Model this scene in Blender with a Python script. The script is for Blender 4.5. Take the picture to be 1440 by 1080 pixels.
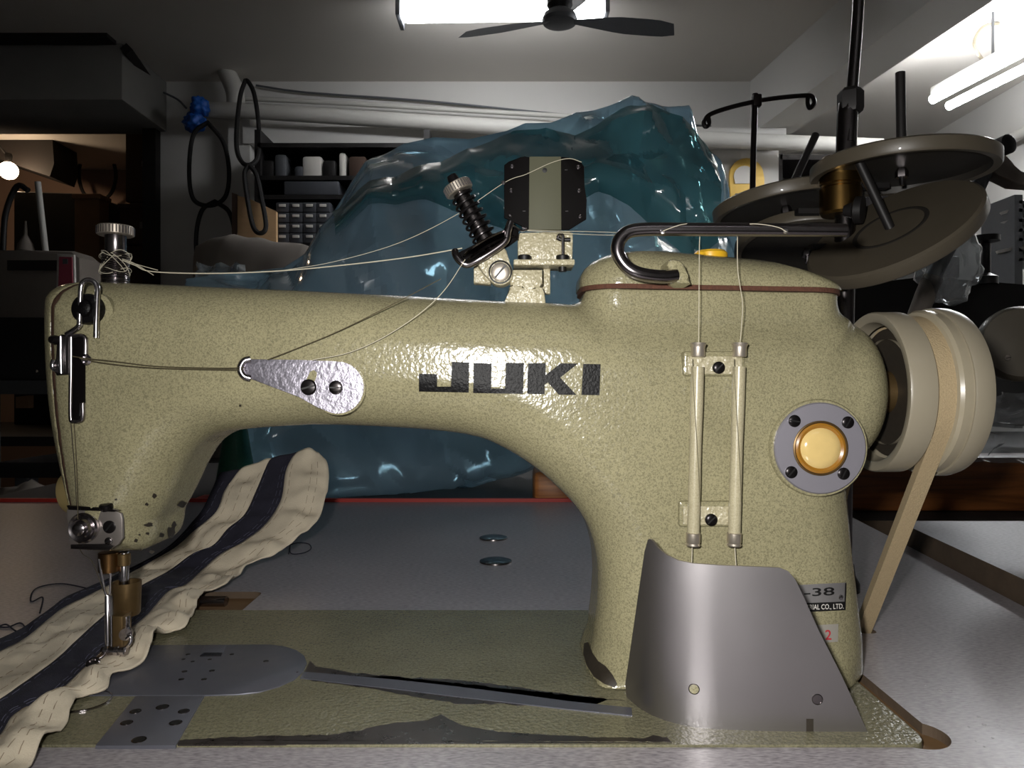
import bpy, bmesh, math, random
import numpy as np
from mathutils import Vector, Matrix, noise as mnoise
from mathutils.bvhtree import BVHTree

# ------------------------------------------------------------------ camera
F = 1050.0                      # focal length in pixels of the 1440x1080 frame
CZ = 0.155                      # camera height above the bed of the machine
scene = bpy.context.scene
COL = scene.collection
for o in list(bpy.data.objects):
    bpy.data.objects.remove(o)
cd = bpy.data.cameras.new('camera'); cam = bpy.data.objects.new('camera', cd); COL.objects.link(cam)
cam.location = (0, 0, CZ); cam.rotation_euler = (math.pi/2, 0, 0)
cd.sensor_width = 36; cd.sensor_fit = 'HORIZONTAL'; cd.lens = 36*F/1440
cd.clip_start = 0.01; cd.clip_end = 50
scene.camera = cam

# ------------------------------------------------------------------ world, exposure, phone light
w = bpy.data.worlds.new('world'); scene.world = w; w.use_nodes = True
w.node_tree.nodes['Background'].inputs[0].default_value = (0.50, 0.48, 0.46, 1)
w.node_tree.nodes['Background'].inputs[1].default_value = 0.03
vs = scene.view_settings
vs.view_transform = 'Standard'; vs.look = 'None'; vs.gamma = 1; vs.use_curve_mapping = False
vs.exposure = 0.0

def lamp(name, typ, loc, power, color=(1, 1, 1), size=None, target=None, size_y=None):
    l = bpy.data.lights.new(name, typ); l.energy = power; l.color = color
    if typ == 'POINT': l.shadow_soft_size = size or 0.01
    if typ == 'AREA':
        l.size = size
        if size_y: l.shape = 'RECTANGLE'; l.size_y = size_y
    o = bpy.data.objects.new(name, l); COL.objects.link(o); o.location = loc
    if target is not None:
        o.rotation_euler = (Vector(target)-Vector(loc)).to_track_quat('-Z', 'Y').to_euler()
    return o
# the phone's own light, right beside its lens
fl = lamp('phone_flash', 'SPOT', (-0.026, -0.005, CZ+0.024), 8.8, (1.0, 0.975, 0.94), target=(.075, .40, .13))
fl.data.spot_size = math.radians(128); fl.data.spot_blend = 1.0; fl.data.shadow_soft_size = .008
TUBE = 25.0                     # radiance of the fluorescent tubes
BULB = 40.0

# ------------------------------------------------------------------ helpers
def lin(c):
    return tuple(((v/255)/12.92 if v/255 <= .04045 else (((v/255)+.055)/1.055)**2.4) for v in c)

def V(px, py, D):
    """point seen at pixel px,py at distance D from the camera"""
    return Vector(((px-720)/F*D, D, CZ-(py-540)/F*D))

def onz(px, py, z=0.0):
    """point seen at pixel px,py on the horizontal plane z"""
    D = (CZ-z)*F/(py-540)
    return Vector(((px-720)/F*D, D, z))

def smooth(me, on=True):
    me.polygons.foreach_set('use_smooth', [on]*len(me.polygons))

def mk(name, verts, faces, mat, parent=None, shade=True, angle=None):
    me = bpy.data.meshes.new(name)
    me.from_pydata([tuple(v) for v in verts], [], faces)
    me.update()
    smooth(me, shade)
    if shade and angle: 
        me.set_sharp_from_angle(angle=math.radians(angle))
    if mat: me.materials.append(mat)
    return link(name, me, parent)

def link(name, me, parent=None):
    o = bpy.data.objects.new(name, me); COL.objects.link(o)
    if parent is not None:
        o.parent = parent
        o.matrix_parent_inverse = inv_world(parent)
    return o

def inv_world(p):
    # parts are modelled in world space; only the base Empties carry an offset
    return Matrix.Translation(-p.location) if p.type == 'EMPTY' else Matrix.Identity(4)

def frombm(name, bm, mat, parent=None, shade=True, angle=35):
    bmesh.ops.recalc_face_normals(bm, faces=bm.faces)
    me = bpy.data.meshes.new(name); bm.to_mesh(me); bm.free()
    smooth(me, shade)
    if shade and angle: me.set_sharp_from_angle(angle=math.radians(angle))
    if mat: me.materials.append(mat)
    return link(name, me, parent)

def thing(name, label, cat, loc=(0, 0, 0), group=None):
    o = bpy.data.objects.new(name, None); COL.objects.link(o); o.location = loc
    o.empty_display_size = .05
    o['label'] = label; o['category'] = cat
    if group: o['group'] = group
    return o

def tag(o, label, cat, group=None):
    o['label'] = label; o['category'] = cat
    if group: o['group'] = group
    return o

def struct(o):
    o['kind'] = 'structure'; return o

# ---- shapes added into a bmesh
def bbox(bm, c, s, bev=0, rot=None, seg=2):
    m = Matrix.Translation(Vector(c))
    if rot is not None: m = m @ rot.to_4x4()
    r = bmesh.ops.create_cube(bm, size=1, matrix=m @ Matrix.Diagonal((s[0], s[1], s[2], 1)))
    if bev:
        es = list({e for v in r['verts'] for e in v.link_edges})
        bmesh.ops.bevel(bm, geom=es, offset=bev, segments=seg, affect='EDGES', profile=.5)

def box(name, c, s, mat, parent=None, bev=0, rot=None):
    bm = bmesh.new(); bbox(bm, c, s, bev, rot)
    return frombm(name, bm, mat, parent)

def frame_of(axis):
    a = Vector(axis).normalized()
    t = Vector((0, 0, 1)) if abs(a.z) < .9 else Vector((1, 0, 0))
    u = t.cross(a).normalized(); v = a.cross(u)
    return u, v, a

def blathe(bm, prof, org, axis, seg=32, cap=True):
    u, v, a = frame_of(axis); org = Vector(org)
    rings = []
    for r, t in prof:
        rings.append([bm.verts.new(org+a*t+(u*math.cos(k*2*math.pi/seg)+v*math.sin(k*2*math.pi/seg))*max(r, 1e-6)) for k in range(seg)])
    for A, B in zip(rings, rings[1:]):
        for k in range(seg):
            bm.faces.new((A[k], A[(k+1) % seg], B[(k+1) % seg], B[k]))
    if cap:
        bm.faces.new(rings[0][::-1]); bm.faces.new(rings[-1])

def lathe(name, prof, org, axis, mat, parent=None, seg=32, cap=True, angle=35):
    bm = bmesh.new(); blathe(bm, prof, org, axis, seg, cap)
    return frombm(name, bm, mat, parent, angle=angle)

def catmull(pts, n):
    pts = [Vector(p) for p in pts]
    if len(pts) == 2: return [pts[0].lerp(pts[1], k/n) for k in range(n+1)]
    P = [pts[0]*2-pts[1]]+pts+[pts[-1]*2-pts[-2]]
    out = []
    for i in range(1, len(P)-2):
        a, b, c, d = P[i-1:i+3]
        for k in range(n):
            t = k/n
            out.append(.5*((2*b)+(c-a)*t+(2*a-5*b+4*c-d)*t*t+(3*b-a-3*c+d)*t**3))
    out.append(pts[-1].copy())
    return out

def btube(bm, pts, r, seg=10, closed=False, cap=True):
    pts = [Vector(p) for p in pts]; n = len(pts)
    rad = r if hasattr(r, '__len__') else [r]*n
    tan = []
    for i in range(n):
        if closed: t = pts[(i+1) % n]-pts[i-1]
        else: t = pts[min(i+1, n-1)]-pts[max(i-1, 0)]
        tan.append(t.normalized())
    u, v, a = frame_of(tan[0])
    rings = []
    for i in range(n):
        if i:
            u = (u-tan[i]*u.dot(tan[i])).normalized()
        v = tan[i].cross(u)
        rings.append([bm.verts.new(pts[i]+(u*math.cos(k*2*math.pi/seg)+v*math.sin(k*2*math.pi/seg))*rad[i]) for k in range(seg)])
    m = n if closed else n-1
    for i in range(m):
        A = rings[i]; B = rings[(i+1) % n]
        for k in range(seg):
            bm.faces.new((A[k], A[(k+1) % seg], B[(k+1) % seg], B[k]))
    if cap and not closed:
        bm.faces.new(rings[0][::-1]); bm.faces.new(rings[-1])

def tube(name, pts, r, mat, parent=None, seg=10, n=8, closed=False, spline=True):
    bm = bmesh.new()
    P = catmull(pts, n) if spline else pts
    btube(bm, P, r, seg, closed)
    return frombm(name, bm, mat, parent, angle=50)

def bprism(bm, poly, axis_vec, bev=0):
    """poly: planar 3d points, extruded along axis_vec; bev rounds the front rim"""
    n = len(poly); ax = Vector(axis_vec)
    A = [bm.verts.new(p) for p in poly]; B = [bm.verts.new(Vector(p)+ax) for p in poly]
    f = bm.faces.new(A); g = bm.faces.new(B[::-1])
    for i in range(n): bm.faces.new((A[(i+1) % n], A[i], B[i], B[(i+1) % n]))
    if bev:
        bmesh.ops.bevel(bm, geom=list(f.edges), offset=bev, segments=2, affect='EDGES', profile=.5)
    big = [q for q in bm.faces if len(q.verts) > 4]
    bmesh.ops.triangulate(bm, faces=big)

def prism(name, poly, vec, mat, parent=None, bev=0, angle=35):
    bm = bmesh.new(); bprism(bm, poly, vec, bev)
    return frombm(name, bm, mat, parent, angle=angle)

def pxprism(name, pts, D, t, mat, parent=None, bev=0):
    """polygon of pixels on the upright plane at distance D, t thick (away from the viewer)"""
    return prism(name, [V(x, y, D) for x, y in pts], (0, t, 0), mat, parent, bev)

def arc(cx, cy, r, a0, a1, n=10):
    return [(cx+r*math.cos(math.radians(a0+(a1-a0)*k/n)), cy+r*math.sin(math.radians(a0+(a1-a0)*k/n))) for k in range(n+1)]

def screw(pos, r, mat, parent, axis=(0, -1, 0), ang=30, h=None, name='screw', slotmat=None):
    """round slotted screw head"""
    h = h or r*.5
    u, v, a = frame_of(axis); pos = Vector(pos)
    o = lathe(name, [(r, -h*.5), (r, h*.45), (r*.82, h*.8), (r*.4, h*.95), (0, h)], pos, axis, mat, parent, 20)
    ca, sa = math.cos(math.radians(ang)), math.sin(math.radians(ang))
    d = u*ca+v*sa
    R = Matrix((d, a.cross(d), a)).transposed()
    box('slot', pos+a*h*.9, (r*1.7, r*.22, h*.3), slotmat or M['black'], o, 0, R)
    return o

# ------------------------------------------------------------------ materials
M = {}
def nmat(name):
    m = bpy.data.materials.new(name); m.use_nodes = True
    nt = m.node_tree; b = nt.nodes['Principled BSDF']; M[name] = m
    return m, nt, b

def nd(nt, typ, **kw):
    n = nt.nodes.new(typ)
    for k, v in kw.items():
        if k.startswith('i_'):
            key = k[2:].replace('_', ' ')
            n.inputs[key].default_value = v
        else: setattr(n, k, v)
    return n

def mat(name, rgb, rough=.5, metal=0., bump=0., bscale=300., var=0., vscale=60., spec=.5, alpha=1., emit=None, es=0., coat=0., stretch=None, rvar=0.):
    m, nt, b = nmat(name)
    c = lin(rgb)
    b.inputs['Base Color'].default_value = (*c, 1)
    b.inputs['Roughness'].default_value = rough; b.inputs['Metallic'].default_value = metal
    b.inputs['Specular IOR Level'].default_value = spec
    b.inputs['Coat Weight'].default_value = coat
    if alpha < 1: b.inputs['Alpha'].default_value = alpha
    if emit: 
        b.inputs['Emission Color'].default_value = (*lin(emit), 1); b.inputs['Emission Strength'].default_value = es
    tc = nd(nt, 'ShaderNodeTexCoord'); src = tc.outputs['Object']
    if stretch:
        mp = nd(nt, 'ShaderNodeMapping'); mp.inputs['Scale'].default_value = stretch
        nt.links.new(src, mp.inputs[0]); src = mp.outputs[0]
    if var:
        n = nd(nt, 'ShaderNodeTexNoise', i_Scale=vscale, i_Detail=5., i_Roughness=.6)
        nt.links.new(src, n.inputs['Vector'])
        mx = nd(nt, 'ShaderNodeMix', data_type='RGBA')
        mx.inputs[6].default_value = (*[v*(1-var) for v in c], 1)
        mx.inputs[7].default_value = (*[min(1, v*(1+var)) for v in c], 1)
        nt.links.new(n.outputs['Fac'], mx.inputs[0]); nt.links.new(mx.outputs[2], b.inputs['Base Color'])
        if rvar:
            mr = nd(nt, 'ShaderNodeMapRange'); mr.inputs[1].default_value = .3; mr.inputs[2].default_value = .7
            mr.inputs[3].default_value = rough-rvar; mr.inputs[4].default_value = rough+rvar
            nt.links.new(n.outputs['Fac'], mr.inputs[0]); nt.links.new(mr.outputs[0], b.inputs['Roughness'])
    if bump:
        n2 = nd(nt, 'ShaderNodeTexNoise', i_Scale=bscale, i_Detail=3.)
        nt.links.new(src, n2.inputs['Vector'])
        bp = nd(nt, 'ShaderNodeBump', i_Strength=bump, i_Distance=.001)
        nt.links.new(n2.outputs['Fac'], bp.inputs['Height']); nt.links.new(bp.outputs[0], b.inputs['Normal'])
    return m

def hammer(name, light, dark, scale=420., rough=.3, bump=.35, bscale=330., spots=True):
    """hammer-finish enamel: mottled flecks and a dimpled gloss"""
    m, nt, b = nmat(name)
    tc = nd(nt, 'ShaderNodeTexCoord')
    n = nd(nt, 'ShaderNodeTexNoise', i_Scale=scale, i_Detail=2., i_Roughness=.55, i_Distortion=.8)
    nt.links.new(tc.outputs['Object'], n.inputs['Vector'])
    r = nd(nt, 'ShaderNodeValToRGB')
    r.color_ramp.elements[0].position = .36; r.color_ramp.elements[0].color = (*lin(dark), 1)
    r.color_ramp.elements[1].position = .56; r.color_ramp.elements[1].color = (*lin(light), 1)
    nt.links.new(n.outputs['Fac'], r.inputs[0])
    n3 = nd(nt, 'ShaderNodeTexNoise', i_Scale=22., i_Detail=4.)
    nt.links.new(tc.outputs['Object'], n3.inputs['Vector'])
    mr = nd(nt, 'ShaderNodeMapRange'); mr.inputs[1].default_value = .35; mr.inputs[2].default_value = .7
    mr.inputs[3].default_value = .9; mr.inputs[4].default_value = 1.06
    nt.links.new(n3.outputs['Fac'], mr.inputs[0])
    mx = nd(nt, 'ShaderNodeMix', data_type='RGBA', blend_type='MULTIPLY'); mx.inputs[0].default_value = 1
    nt.links.new(r.outputs[0], mx.inputs[6]); nt.links.new(mr.outputs[0], mx.inputs[7])
    nt.links.new(mx.outputs[2], b.inputs['Base Color'])
    n2 = nd(nt, 'ShaderNodeTexNoise', i_Scale=bscale, i_Detail=1.5)
    nt.links.new(tc.outputs['Object'], n2.inputs['Vector'])
    bp = nd(nt, 'ShaderNodeBump', i_Strength=bump, i_Distance=.0012)
    nt.links.new(n2.outputs['Fac'], bp.inputs['Height']); nt.links.new(bp.outputs[0], b.inputs['Normal'])
    b.inputs['Roughness'].default_value = rough; b.inputs['Specular IOR Level'].default_value = .5
    return m

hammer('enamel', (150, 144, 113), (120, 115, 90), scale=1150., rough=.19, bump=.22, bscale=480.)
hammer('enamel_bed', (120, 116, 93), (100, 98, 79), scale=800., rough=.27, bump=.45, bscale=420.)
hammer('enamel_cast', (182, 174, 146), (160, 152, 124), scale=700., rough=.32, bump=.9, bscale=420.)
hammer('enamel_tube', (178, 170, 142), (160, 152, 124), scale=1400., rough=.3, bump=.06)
mat('wheel_paint', (142, 134, 116), .38, var=.08, vscale=40, coat=.2)
mat('wheel_bright', (156, 147, 126), .25, var=.1, vscale=60, coat=.4)
mat('seam', (104, 98, 76), .6)
mat('gasket', (56, 34, 20), .8, var=.35, vscale=500)
mat('cork', (80, 47, 32), .85, var=.6, vscale=500, bump=.4, bscale=900)
mat('black', (14, 13, 13), .45)
mat('black_gloss', (9, 8, 9), .42, bump=.3, bscale=700, spec=.14)
mat('black_plate', (11, 9, 9), .6, var=.2, spec=.05)
mat('screw_black', (34, 31, 32), .28, metal=.7)
mat('chrome', (200, 196, 200), .16, metal=1., var=.08, vscale=200)
mat('chrome_dark', (150, 144, 146), .2, metal=1., var=.2, vscale=150)
mat('gunmetal', (104, 99, 99), .24, metal=1., var=.2, vscale=150)
mat('steel', (172, 168, 170), .42, metal=1., var=.025, vscale=14, rvar=.02)
mat('steel_plate', (100, 101, 110), .4, metal=.45, var=.1, vscale=40, rvar=.06)
mat('steel_mottled', (176, 172, 184), .34, metal=.9, var=.3, vscale=420, bump=.35, bscale=420)
mat('bare_metal', (78, 72, 68), .32, metal=.7, var=.3, vscale=120, rvar=.1)
mat('chip', (44, 38, 30), .6, var=.3, vscale=300)
mat('brass', (128, 100, 56), .3, metal=1., var=.15, vscale=80)
mat('copper_brass', (118, 88, 56), .3, metal=1., var=.15)
mat('brass_dark', (104, 84, 54), .42, metal=.7, var=.2, vscale=120)
mat('amber', (214, 186, 122), .12, var=.12, vscale=120, coat=1.)
mat('amber_dark', (150, 104, 34), .2, coat=1.)
mat('yellow_plastic', (226, 176, 40), .35)
mat('ivory_button', (120, 106, 70), .4)
mat('satin', (150, 143, 138), .38, metal=.8, var=.1, vscale=150)
mat('nickel', (206, 196, 182), .36, metal=.85)
mat('alu_ring', (156, 153, 162), .42, metal=.6, var=.05)
mat('label_silver', (150, 148, 148), .4, metal=.6)
mat('label_grey', (140, 136, 128), .6)
mat('label_white', (200, 196, 190), .6)
mat('label_red', (168, 40, 52), .6)
mat('thread', (190, 183, 162), .8)
mat('thread_olive', (70, 62, 42), .8)
mat('thread_navy', (26, 26, 40), .85)
mat('belt', (168, 149, 116), .85, var=.22, vscale=900, bump=.5, bscale=1200)
mat('plate_green', (84, 84, 68), .6, var=.05, spec=.2)
def laminate(name, c1, c2, rough):
    m, nt, b = nmat(name)
    tc = nd(nt, 'ShaderNodeTexCoord')
    mp = nd(nt, 'ShaderNodeMapping'); mp.inputs['Scale'].default_value = (260, 900, 1)
    n = nd(nt, 'ShaderNodeTexNoise', i_Scale=1., i_Detail=3.)
    nt.links.new(tc.outputs['Object'], mp.inputs[0]); nt.links.new(mp.outputs[0], n.inputs['Vector'])
    n2 = nd(nt, 'ShaderNodeTexNoise', i_Scale=9., i_Detail=6., i_Roughness=.65)
    nt.links.new(tc.outputs['Object'], n2.inputs['Vector'])
    ad = nd(nt, 'ShaderNodeMath', operation='MULTIPLY_ADD'); ad.inputs[1].default_value = .8
    nt.links.new(n.outputs['Fac'], ad.inputs[0])
    ad2 = nd(nt, 'ShaderNodeMath', operation='MULTIPLY'); ad2.inputs[1].default_value = .2
    nt.links.new(n2.outputs['Fac'], ad2.inputs[0]); nt.links.new(ad2.outputs[0], ad.inputs[2])
    r = nd(nt, 'ShaderNodeValToRGB')
    r.color_ramp.elements[0].position = .33; r.color_ramp.elements[0].color = (*lin(c1), 1)
    r.color_ramp.elements[1].position = .62; r.color_ramp.elements[1].color = (*lin(c2), 1)
    nt.links.new(ad.outputs[0], r.inputs[0]); nt.links.new(r.outputs[0], b.inputs['Base Color'])
    mr = nd(nt, 'ShaderNodeMapRange'); mr.inputs[1].default_value = .3; mr.inputs[2].default_value = .7
    mr.inputs[3].default_value = rough-.02; mr.inputs[4].default_value = rough+.03
    nt.links.new(n2.outputs['Fac'], mr.inputs[0]); nt.links.new(mr.outputs[0], b.inputs['Roughness'])
    bp = nd(nt, 'ShaderNodeBump', i_Strength=.12, i_Distance=.0006)
    nt.links.new(n.outputs['Fac'], bp.inputs['Height']); nt.links.new(bp.outputs[0], b.inputs['Normal'])
    return m
laminate('laminate', (112, 107, 111), (162, 157, 160), .3)
laminate('laminate_far', (110, 108, 114), (160, 158, 164), .34)
mat('board_edge', (84, 69, 54), .8, var=.4, vscale=60, bump=.4, bscale=150)
mat('recess', (104, 78, 48), .75, var=.25, vscale=90)
mat('red_edge', (172, 44, 34), .5)
mat('wall_paint', (196, 194, 190), .75, var=.05, vscale=3)
mat('wall_warm', (150, 124, 108), .8, var=.12, vscale=3)
mat('ceiling_paint', (206, 201, 194), .8, var=.05, vscale=2)
mat('concrete', (118, 116, 112), .85, var=.15, vscale=5)
mat('floor_tile', (74, 68, 62), .6, var=.2, vscale=4)
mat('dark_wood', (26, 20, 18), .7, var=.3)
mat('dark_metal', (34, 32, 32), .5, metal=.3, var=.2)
mat('grey_metal', (92, 94, 98), .5, metal=.3, var=.1)
mat('pipe_white', (188, 186, 180), .55, var=.08, vscale=8)
mat('rubber', (24, 22, 22), .7)
mat('blue_bag', (22, 84, 168), .5, var=.25, vscale=40)
mat('cardboard', (122, 92, 64), .85, var=.12, vscale=20)
mat('cardboard_dark', (66, 48, 38), .85, var=.2, vscale=10)
mat('plywood', (200, 164, 122), .7, var=.12, vscale=8, stretch=(1, 1, 8))
mat('dust_cloth', (120, 112, 104), .9, var=.15, vscale=6)
mat('drawer_grey', (66, 68, 74), .5, var=.1)
mat('paper_white', (196, 192, 186), .7)
mat('pink', (176, 76, 96), .6)
mat('beige_metal', (176, 164, 140), .45, var=.08)
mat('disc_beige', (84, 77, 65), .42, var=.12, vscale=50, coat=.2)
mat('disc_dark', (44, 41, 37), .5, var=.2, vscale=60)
mat('wire_dark', (34, 27, 26), .4, metal=.6)
mat('white_enamel', (206, 204, 200), .3)
mat('green_cone', (24, 92, 70), .45, var=.3, vscale=300, bump=.3, bscale=900)
mat('yellow_board', (214, 176, 84), .6, var=.08)
mat('navy_cloth', (31, 30, 44), .9, var=.25, vscale=300, bump=.4, bscale=1500)
mat('cream_cloth', (206, 194, 172), .9, var=.1, vscale=90, bump=.4, bscale=1500)
mat('stitch_brown', (146, 130, 108), .9)
mat('stitch_pale', (84, 84, 104), .9)
def wood(name, c1, c2, rough=.4, st=(30, 8, 60)):
    m, nt, b = nmat(name)
    tc = nd(nt, 'ShaderNodeTexCoord'); mp = nd(nt, 'ShaderNodeMapping'); mp.inputs['Scale'].default_value = st
    n = nd(nt, 'ShaderNodeTexNoise', i_Scale=1., i_Detail=6., i_Distortion=1.2)
    nt.links.new(tc.outputs['Object'], mp.inputs[0]); nt.links.new(mp.outputs[0], n.inputs['Vector'])
    r = nd(nt, 'ShaderNodeValToRGB')
    r.color_ramp.elements[0].position = .35; r.color_ramp.elements[0].color = (*lin(c1), 1)
    r.color_ramp.elements[1].position = .65; r.color_ramp.elements[1].color = (*lin(c2), 1)
    nt.links.new(n.outputs['Fac'], r.inputs[0]); nt.links.new(r.outputs[0], b.inputs['Base Color'])
    b.inputs['Roughness'].default_value = rough
    return m
wood('oak', (150, 88, 36), (198, 130, 64), .4, (6, 30, 90))
wood('brown_wood', (96, 54, 22), (140, 84, 40), .45, (5, 30, 70))

def emitter(name, rgb, strength):
    m, nt, b = nmat(name)
    b.inputs['Base Color'].default_value = (*lin(rgb), 1)
    b.inputs['Emission Color'].default_value = (*lin(rgb), 1); b.inputs['Emission Strength'].default_value = strength
    return m
emitter('tube_light', (250, 252, 255), TUBE)
emitter('tube_hung', (250, 252, 255), TUBE*2.4)
emitter('tube_added', (250, 252, 255), TUBE*.09)  # weak glow of the added batten behind the camera
emitter('bulb_light', (255, 222, 184), BULB)

def film(name, tint, body, alpha, gloss):
    """thin plastic film: tinted see-through, some cloudy body, sharp gloss"""
    m, nt, b = nmat(name)
    nt.nodes.remove(b)
    out = nt.nodes['Material Output']
    tr = nd(nt, 'ShaderNodeBsdfTransparent'); tr.inputs[0].default_value = (*lin(tint), 1)
    df = nd(nt, 'ShaderNodeBsdfDiffuse'); df.inputs[0].default_value = (*lin(body), 1)
    tl = nd(nt, 'ShaderNodeBsdfTranslucent'); tl.inputs[0].default_value = (*lin(body), 1)
    mxa = nd(nt, 'ShaderNodeMixShader'); mxa.inputs[0].default_value = .6
    nt.links.new(df.outputs[0], mxa.inputs[1]); nt.links.new(tl.outputs[0], mxa.inputs[2])
    mxb = nd(nt, 'ShaderNodeMixShader'); mxb.inputs[0].default_value = alpha
    nt.links.new(tr.outputs[0], mxb.inputs[1]); nt.links.new(mxa.outputs[0], mxb.inputs[2])
    gl = nd(nt, 'ShaderNodeBsdfGlossy'); gl.inputs['Roughness'].default_value = .1
    fw = nd(nt, 'ShaderNodeLayerWeight'); fw.inputs[0].default_value = .5
    pw_ = nd(nt, 'ShaderNodeMath', operation='POWER'); pw_.inputs[1].default_value = 3.
    nt.links.new(fw.outputs['Facing'], pw_.inputs[0])
    fr = nd(nt, 'ShaderNodeMath', operation='MULTIPLY_ADD'); fr.inputs[1].default_value = .7; fr.inputs[2].default_value = gloss
    nt.links.new(pw_.outputs[0], fr.inputs[0])
    mxc = nd(nt, 'ShaderNodeMixShader')
    nt.links.new(fr.outputs[0], mxc.inputs[0]); nt.links.new(mxb.outputs[0], mxc.inputs[1]); nt.links.new(gl.outputs[0], mxc.inputs[2])
    nt.links.new(mxc.outputs[0], out.inputs[0])
    return m
film('blue_film', (196, 222, 232), (196, 218, 232), .5, .13)
film('teal_film', (120, 176, 178), (96, 150, 156), .5, .13)
film('clear_film', (225, 228, 230), (150, 150, 150), .35, .07)
mat('droplet', (170, 168, 170), .06, coat=1.)
# ================================================================== the room
ZC = CZ+1.75                    # ceiling
ZF = -0.75                      # floor
YB = 4.32                       # back wall
XR = 2.95                       # right wall
def quad(name, pts, mat, parent=None):
    return mk(name, pts, [tuple(range(len(pts)))], mat, parent, shade=False)
def slab(name, lo, hi, mat, bev=0):
    return struct(box(name, [(a+b)/2 for a, b in zip(lo, hi)], [b-a for a, b in zip(lo, hi)], mat, None, bev))

slab('floor', (-5.2, -2.0, ZF-.1), (3.2, 7.2, ZF), M['floor_tile'])
slab('ceiling', (-5.2, -2.0, ZC), (3.2, 7.2, ZC+.12), M['ceiling_paint'])
XL = (222-720)/F*YB             # left end of the back wall
XE = (1095-720)/F*YB            # right end of the back wall
slab('wall_back', (XL, YB, ZF), (XE, YB+.15, ZC), M['wall_paint'])
slab('wall_right', (XR, -2.0, ZF), (XR+.12, 7.0, ZC), M['wall_paint'])
slab('wall_rear', (XE, 5.75, ZF), (XR, 5.87, ZC), M['wall_paint'])
slab('wall_far', (-5.2, 6.1, ZF), (XL-.02, 6.22, ZC), M['wall_warm'])
slab('wall_left', (-5.2, -2.0, ZF), (-5.08, 6.1, ZC), M['concrete'])
slab('wall_front', (-5.2, -2.12, ZF), (3.2, -2.0, ZC), M['wall_paint'])
slab('wall_side', (XL-.02, YB+.15, ZF), (XL+.08, 6.1, ZC), M['concrete'])
# dropped beam over the dark alcove, with the gap above it
YA = 3.83; XA = V(172, 0, YA).x; zb0 = CZ+(540-140)/F*YA
slab('trim_1', (-5.08, YA, zb0), (XA, YB+.05, ZC), M['concrete'], .01)
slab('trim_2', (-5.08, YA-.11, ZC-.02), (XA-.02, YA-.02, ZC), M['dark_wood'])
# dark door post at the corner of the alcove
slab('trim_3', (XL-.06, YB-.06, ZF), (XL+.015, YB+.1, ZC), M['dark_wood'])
bm = bmesh.new()
p0 = Vector((XA+.02, YA, ZC-.03)); p1 = Vector((XL, YB-.07, ZC-.05))
btube(bm, [p0, p1], .03, 4)
struct(frombm('trim_4', bm, M['dark_wood']))
# ceiling beam that runs away from the viewer
def beam():
    A = V(1055, 107, YB); zt = ZC; 
    B = V(1055, 190, YB); zb = B.z
    C = V(1097, 188, YB)
    n = Vector(((1310-720)/F*2.8, 2.8, zb))
    d = (n-Vector((A.x, YB, zb)))/(YB-2.8)
    def at(x, Y): return x+d.x*(YB-Y)
    vs_ = []
    for Y in (YB+.02, 0.2):
        for x, z in ((A.x, zt), (A.x, zb), (C.x+.06, zb), (C.x+.06, zt)):
            vs_.append((at(x, Y), Y, z))
    return struct(mk('trim_5', vs_, [(0, 1, 2, 3), (7, 6, 5, 4), (0, 4, 5, 1), (1, 5, 6, 2), (2, 6, 7, 3)], M['wall_paint'], shade=False))
beam()
# lintel of the back wall and the post behind the hanging belts
slab('trim_6', (V(352, 0, YB).x, YB-.12, CZ+(540-203)/F*(YB-.1)), (XE, YB, CZ+(540-180)/F*(YB-.1)), M['wall_paint'])
slab('trim_7', (V(330, 0, YB).x, YB-.1, ZF), (V(360, 0, YB).x, YB, CZ+(540-150)/F*(YB-.1)), M['wall_paint'])

# ------------------------------------------------------------------ ceiling lights and fan
def batten():
    t = thing('fluorescent_light', 'bright twin-tube fluorescent batten on the ceiling behind the fan', 'ceiling light', (V(706, 20, 3.25).x, 3.25, ZC))
    D = 3.25
    a = V(566, 24, D); b = V(848, 20, D)
    box('housing', ((a.x+b.x)/2, D+.03, ZC-.035), (b.x-a.x+.06, .16, .07), M['white_enamel'], t, .008)
    for dy, dz in ((-.035, -.012), (.06, .03)):
        lathe('tube', [(.012, 0), (.026, .01), (.026, (b-a).length-.01), (.012, (b-a).length)], a+Vector((0, dy, dz)), b-a, M['tube_light'], t, 16)
    for p in (a, b):
        box('lamp_holder', p+Vector((-.012 if p is a else .012, .01, .045)), (.02, .15, .13), M['grey_metal'], t, .004)
    return t
batten()

def hung_tube():
    z = CZ+1.45
    def q(px, py): 
        D = 1.45*F/(540-py); return Vector(((px-720)/F*D, D, z))
    a1 = q(1309, 141); a2 = q(1332, 150); d = (q(1440, 72)-a1).normalized()
    t = thing('fluorescent_light', 'twin fluorescent tubes hung from cables near the right wall', 'ceiling light', (a1.x, a1.y, z))
    L = 1.25
    for a in (a1, a2):
        lathe('tube', [(.01, 0), (.022, .012), (.022, L), (.01, L+.012)], a, d, M['tube_hung'], t, 14)
    m = (a1+a2)/2
    R = Matrix((d, Vector((-d.y, d.x, 0)), Vector((0, 0, 1)))).transposed()
    box('housing', m+d*(L*.5)+Vector((0, 0, .06)), (L+.02, .09, .05), M['white_enamel'], t, .006, R)
    for k in (.35, .95):
        p = m+d*k
        tube('hanger', [p+Vector((0, 0, .08)), Vector((p.x, p.y, ZC))], .006, M['grey_metal'], t, 6, 1)
    p = m+d*.3
    tube('cable', [p+Vector((.0, 0, .08)), p+Vector((-.05, 0, .17)), p+Vector((0, .02, .26)), p+Vector((.1, .05, ZC-p.z-.005))], .008, M['wheel_paint'], t, 6)
hung_tube()

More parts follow.
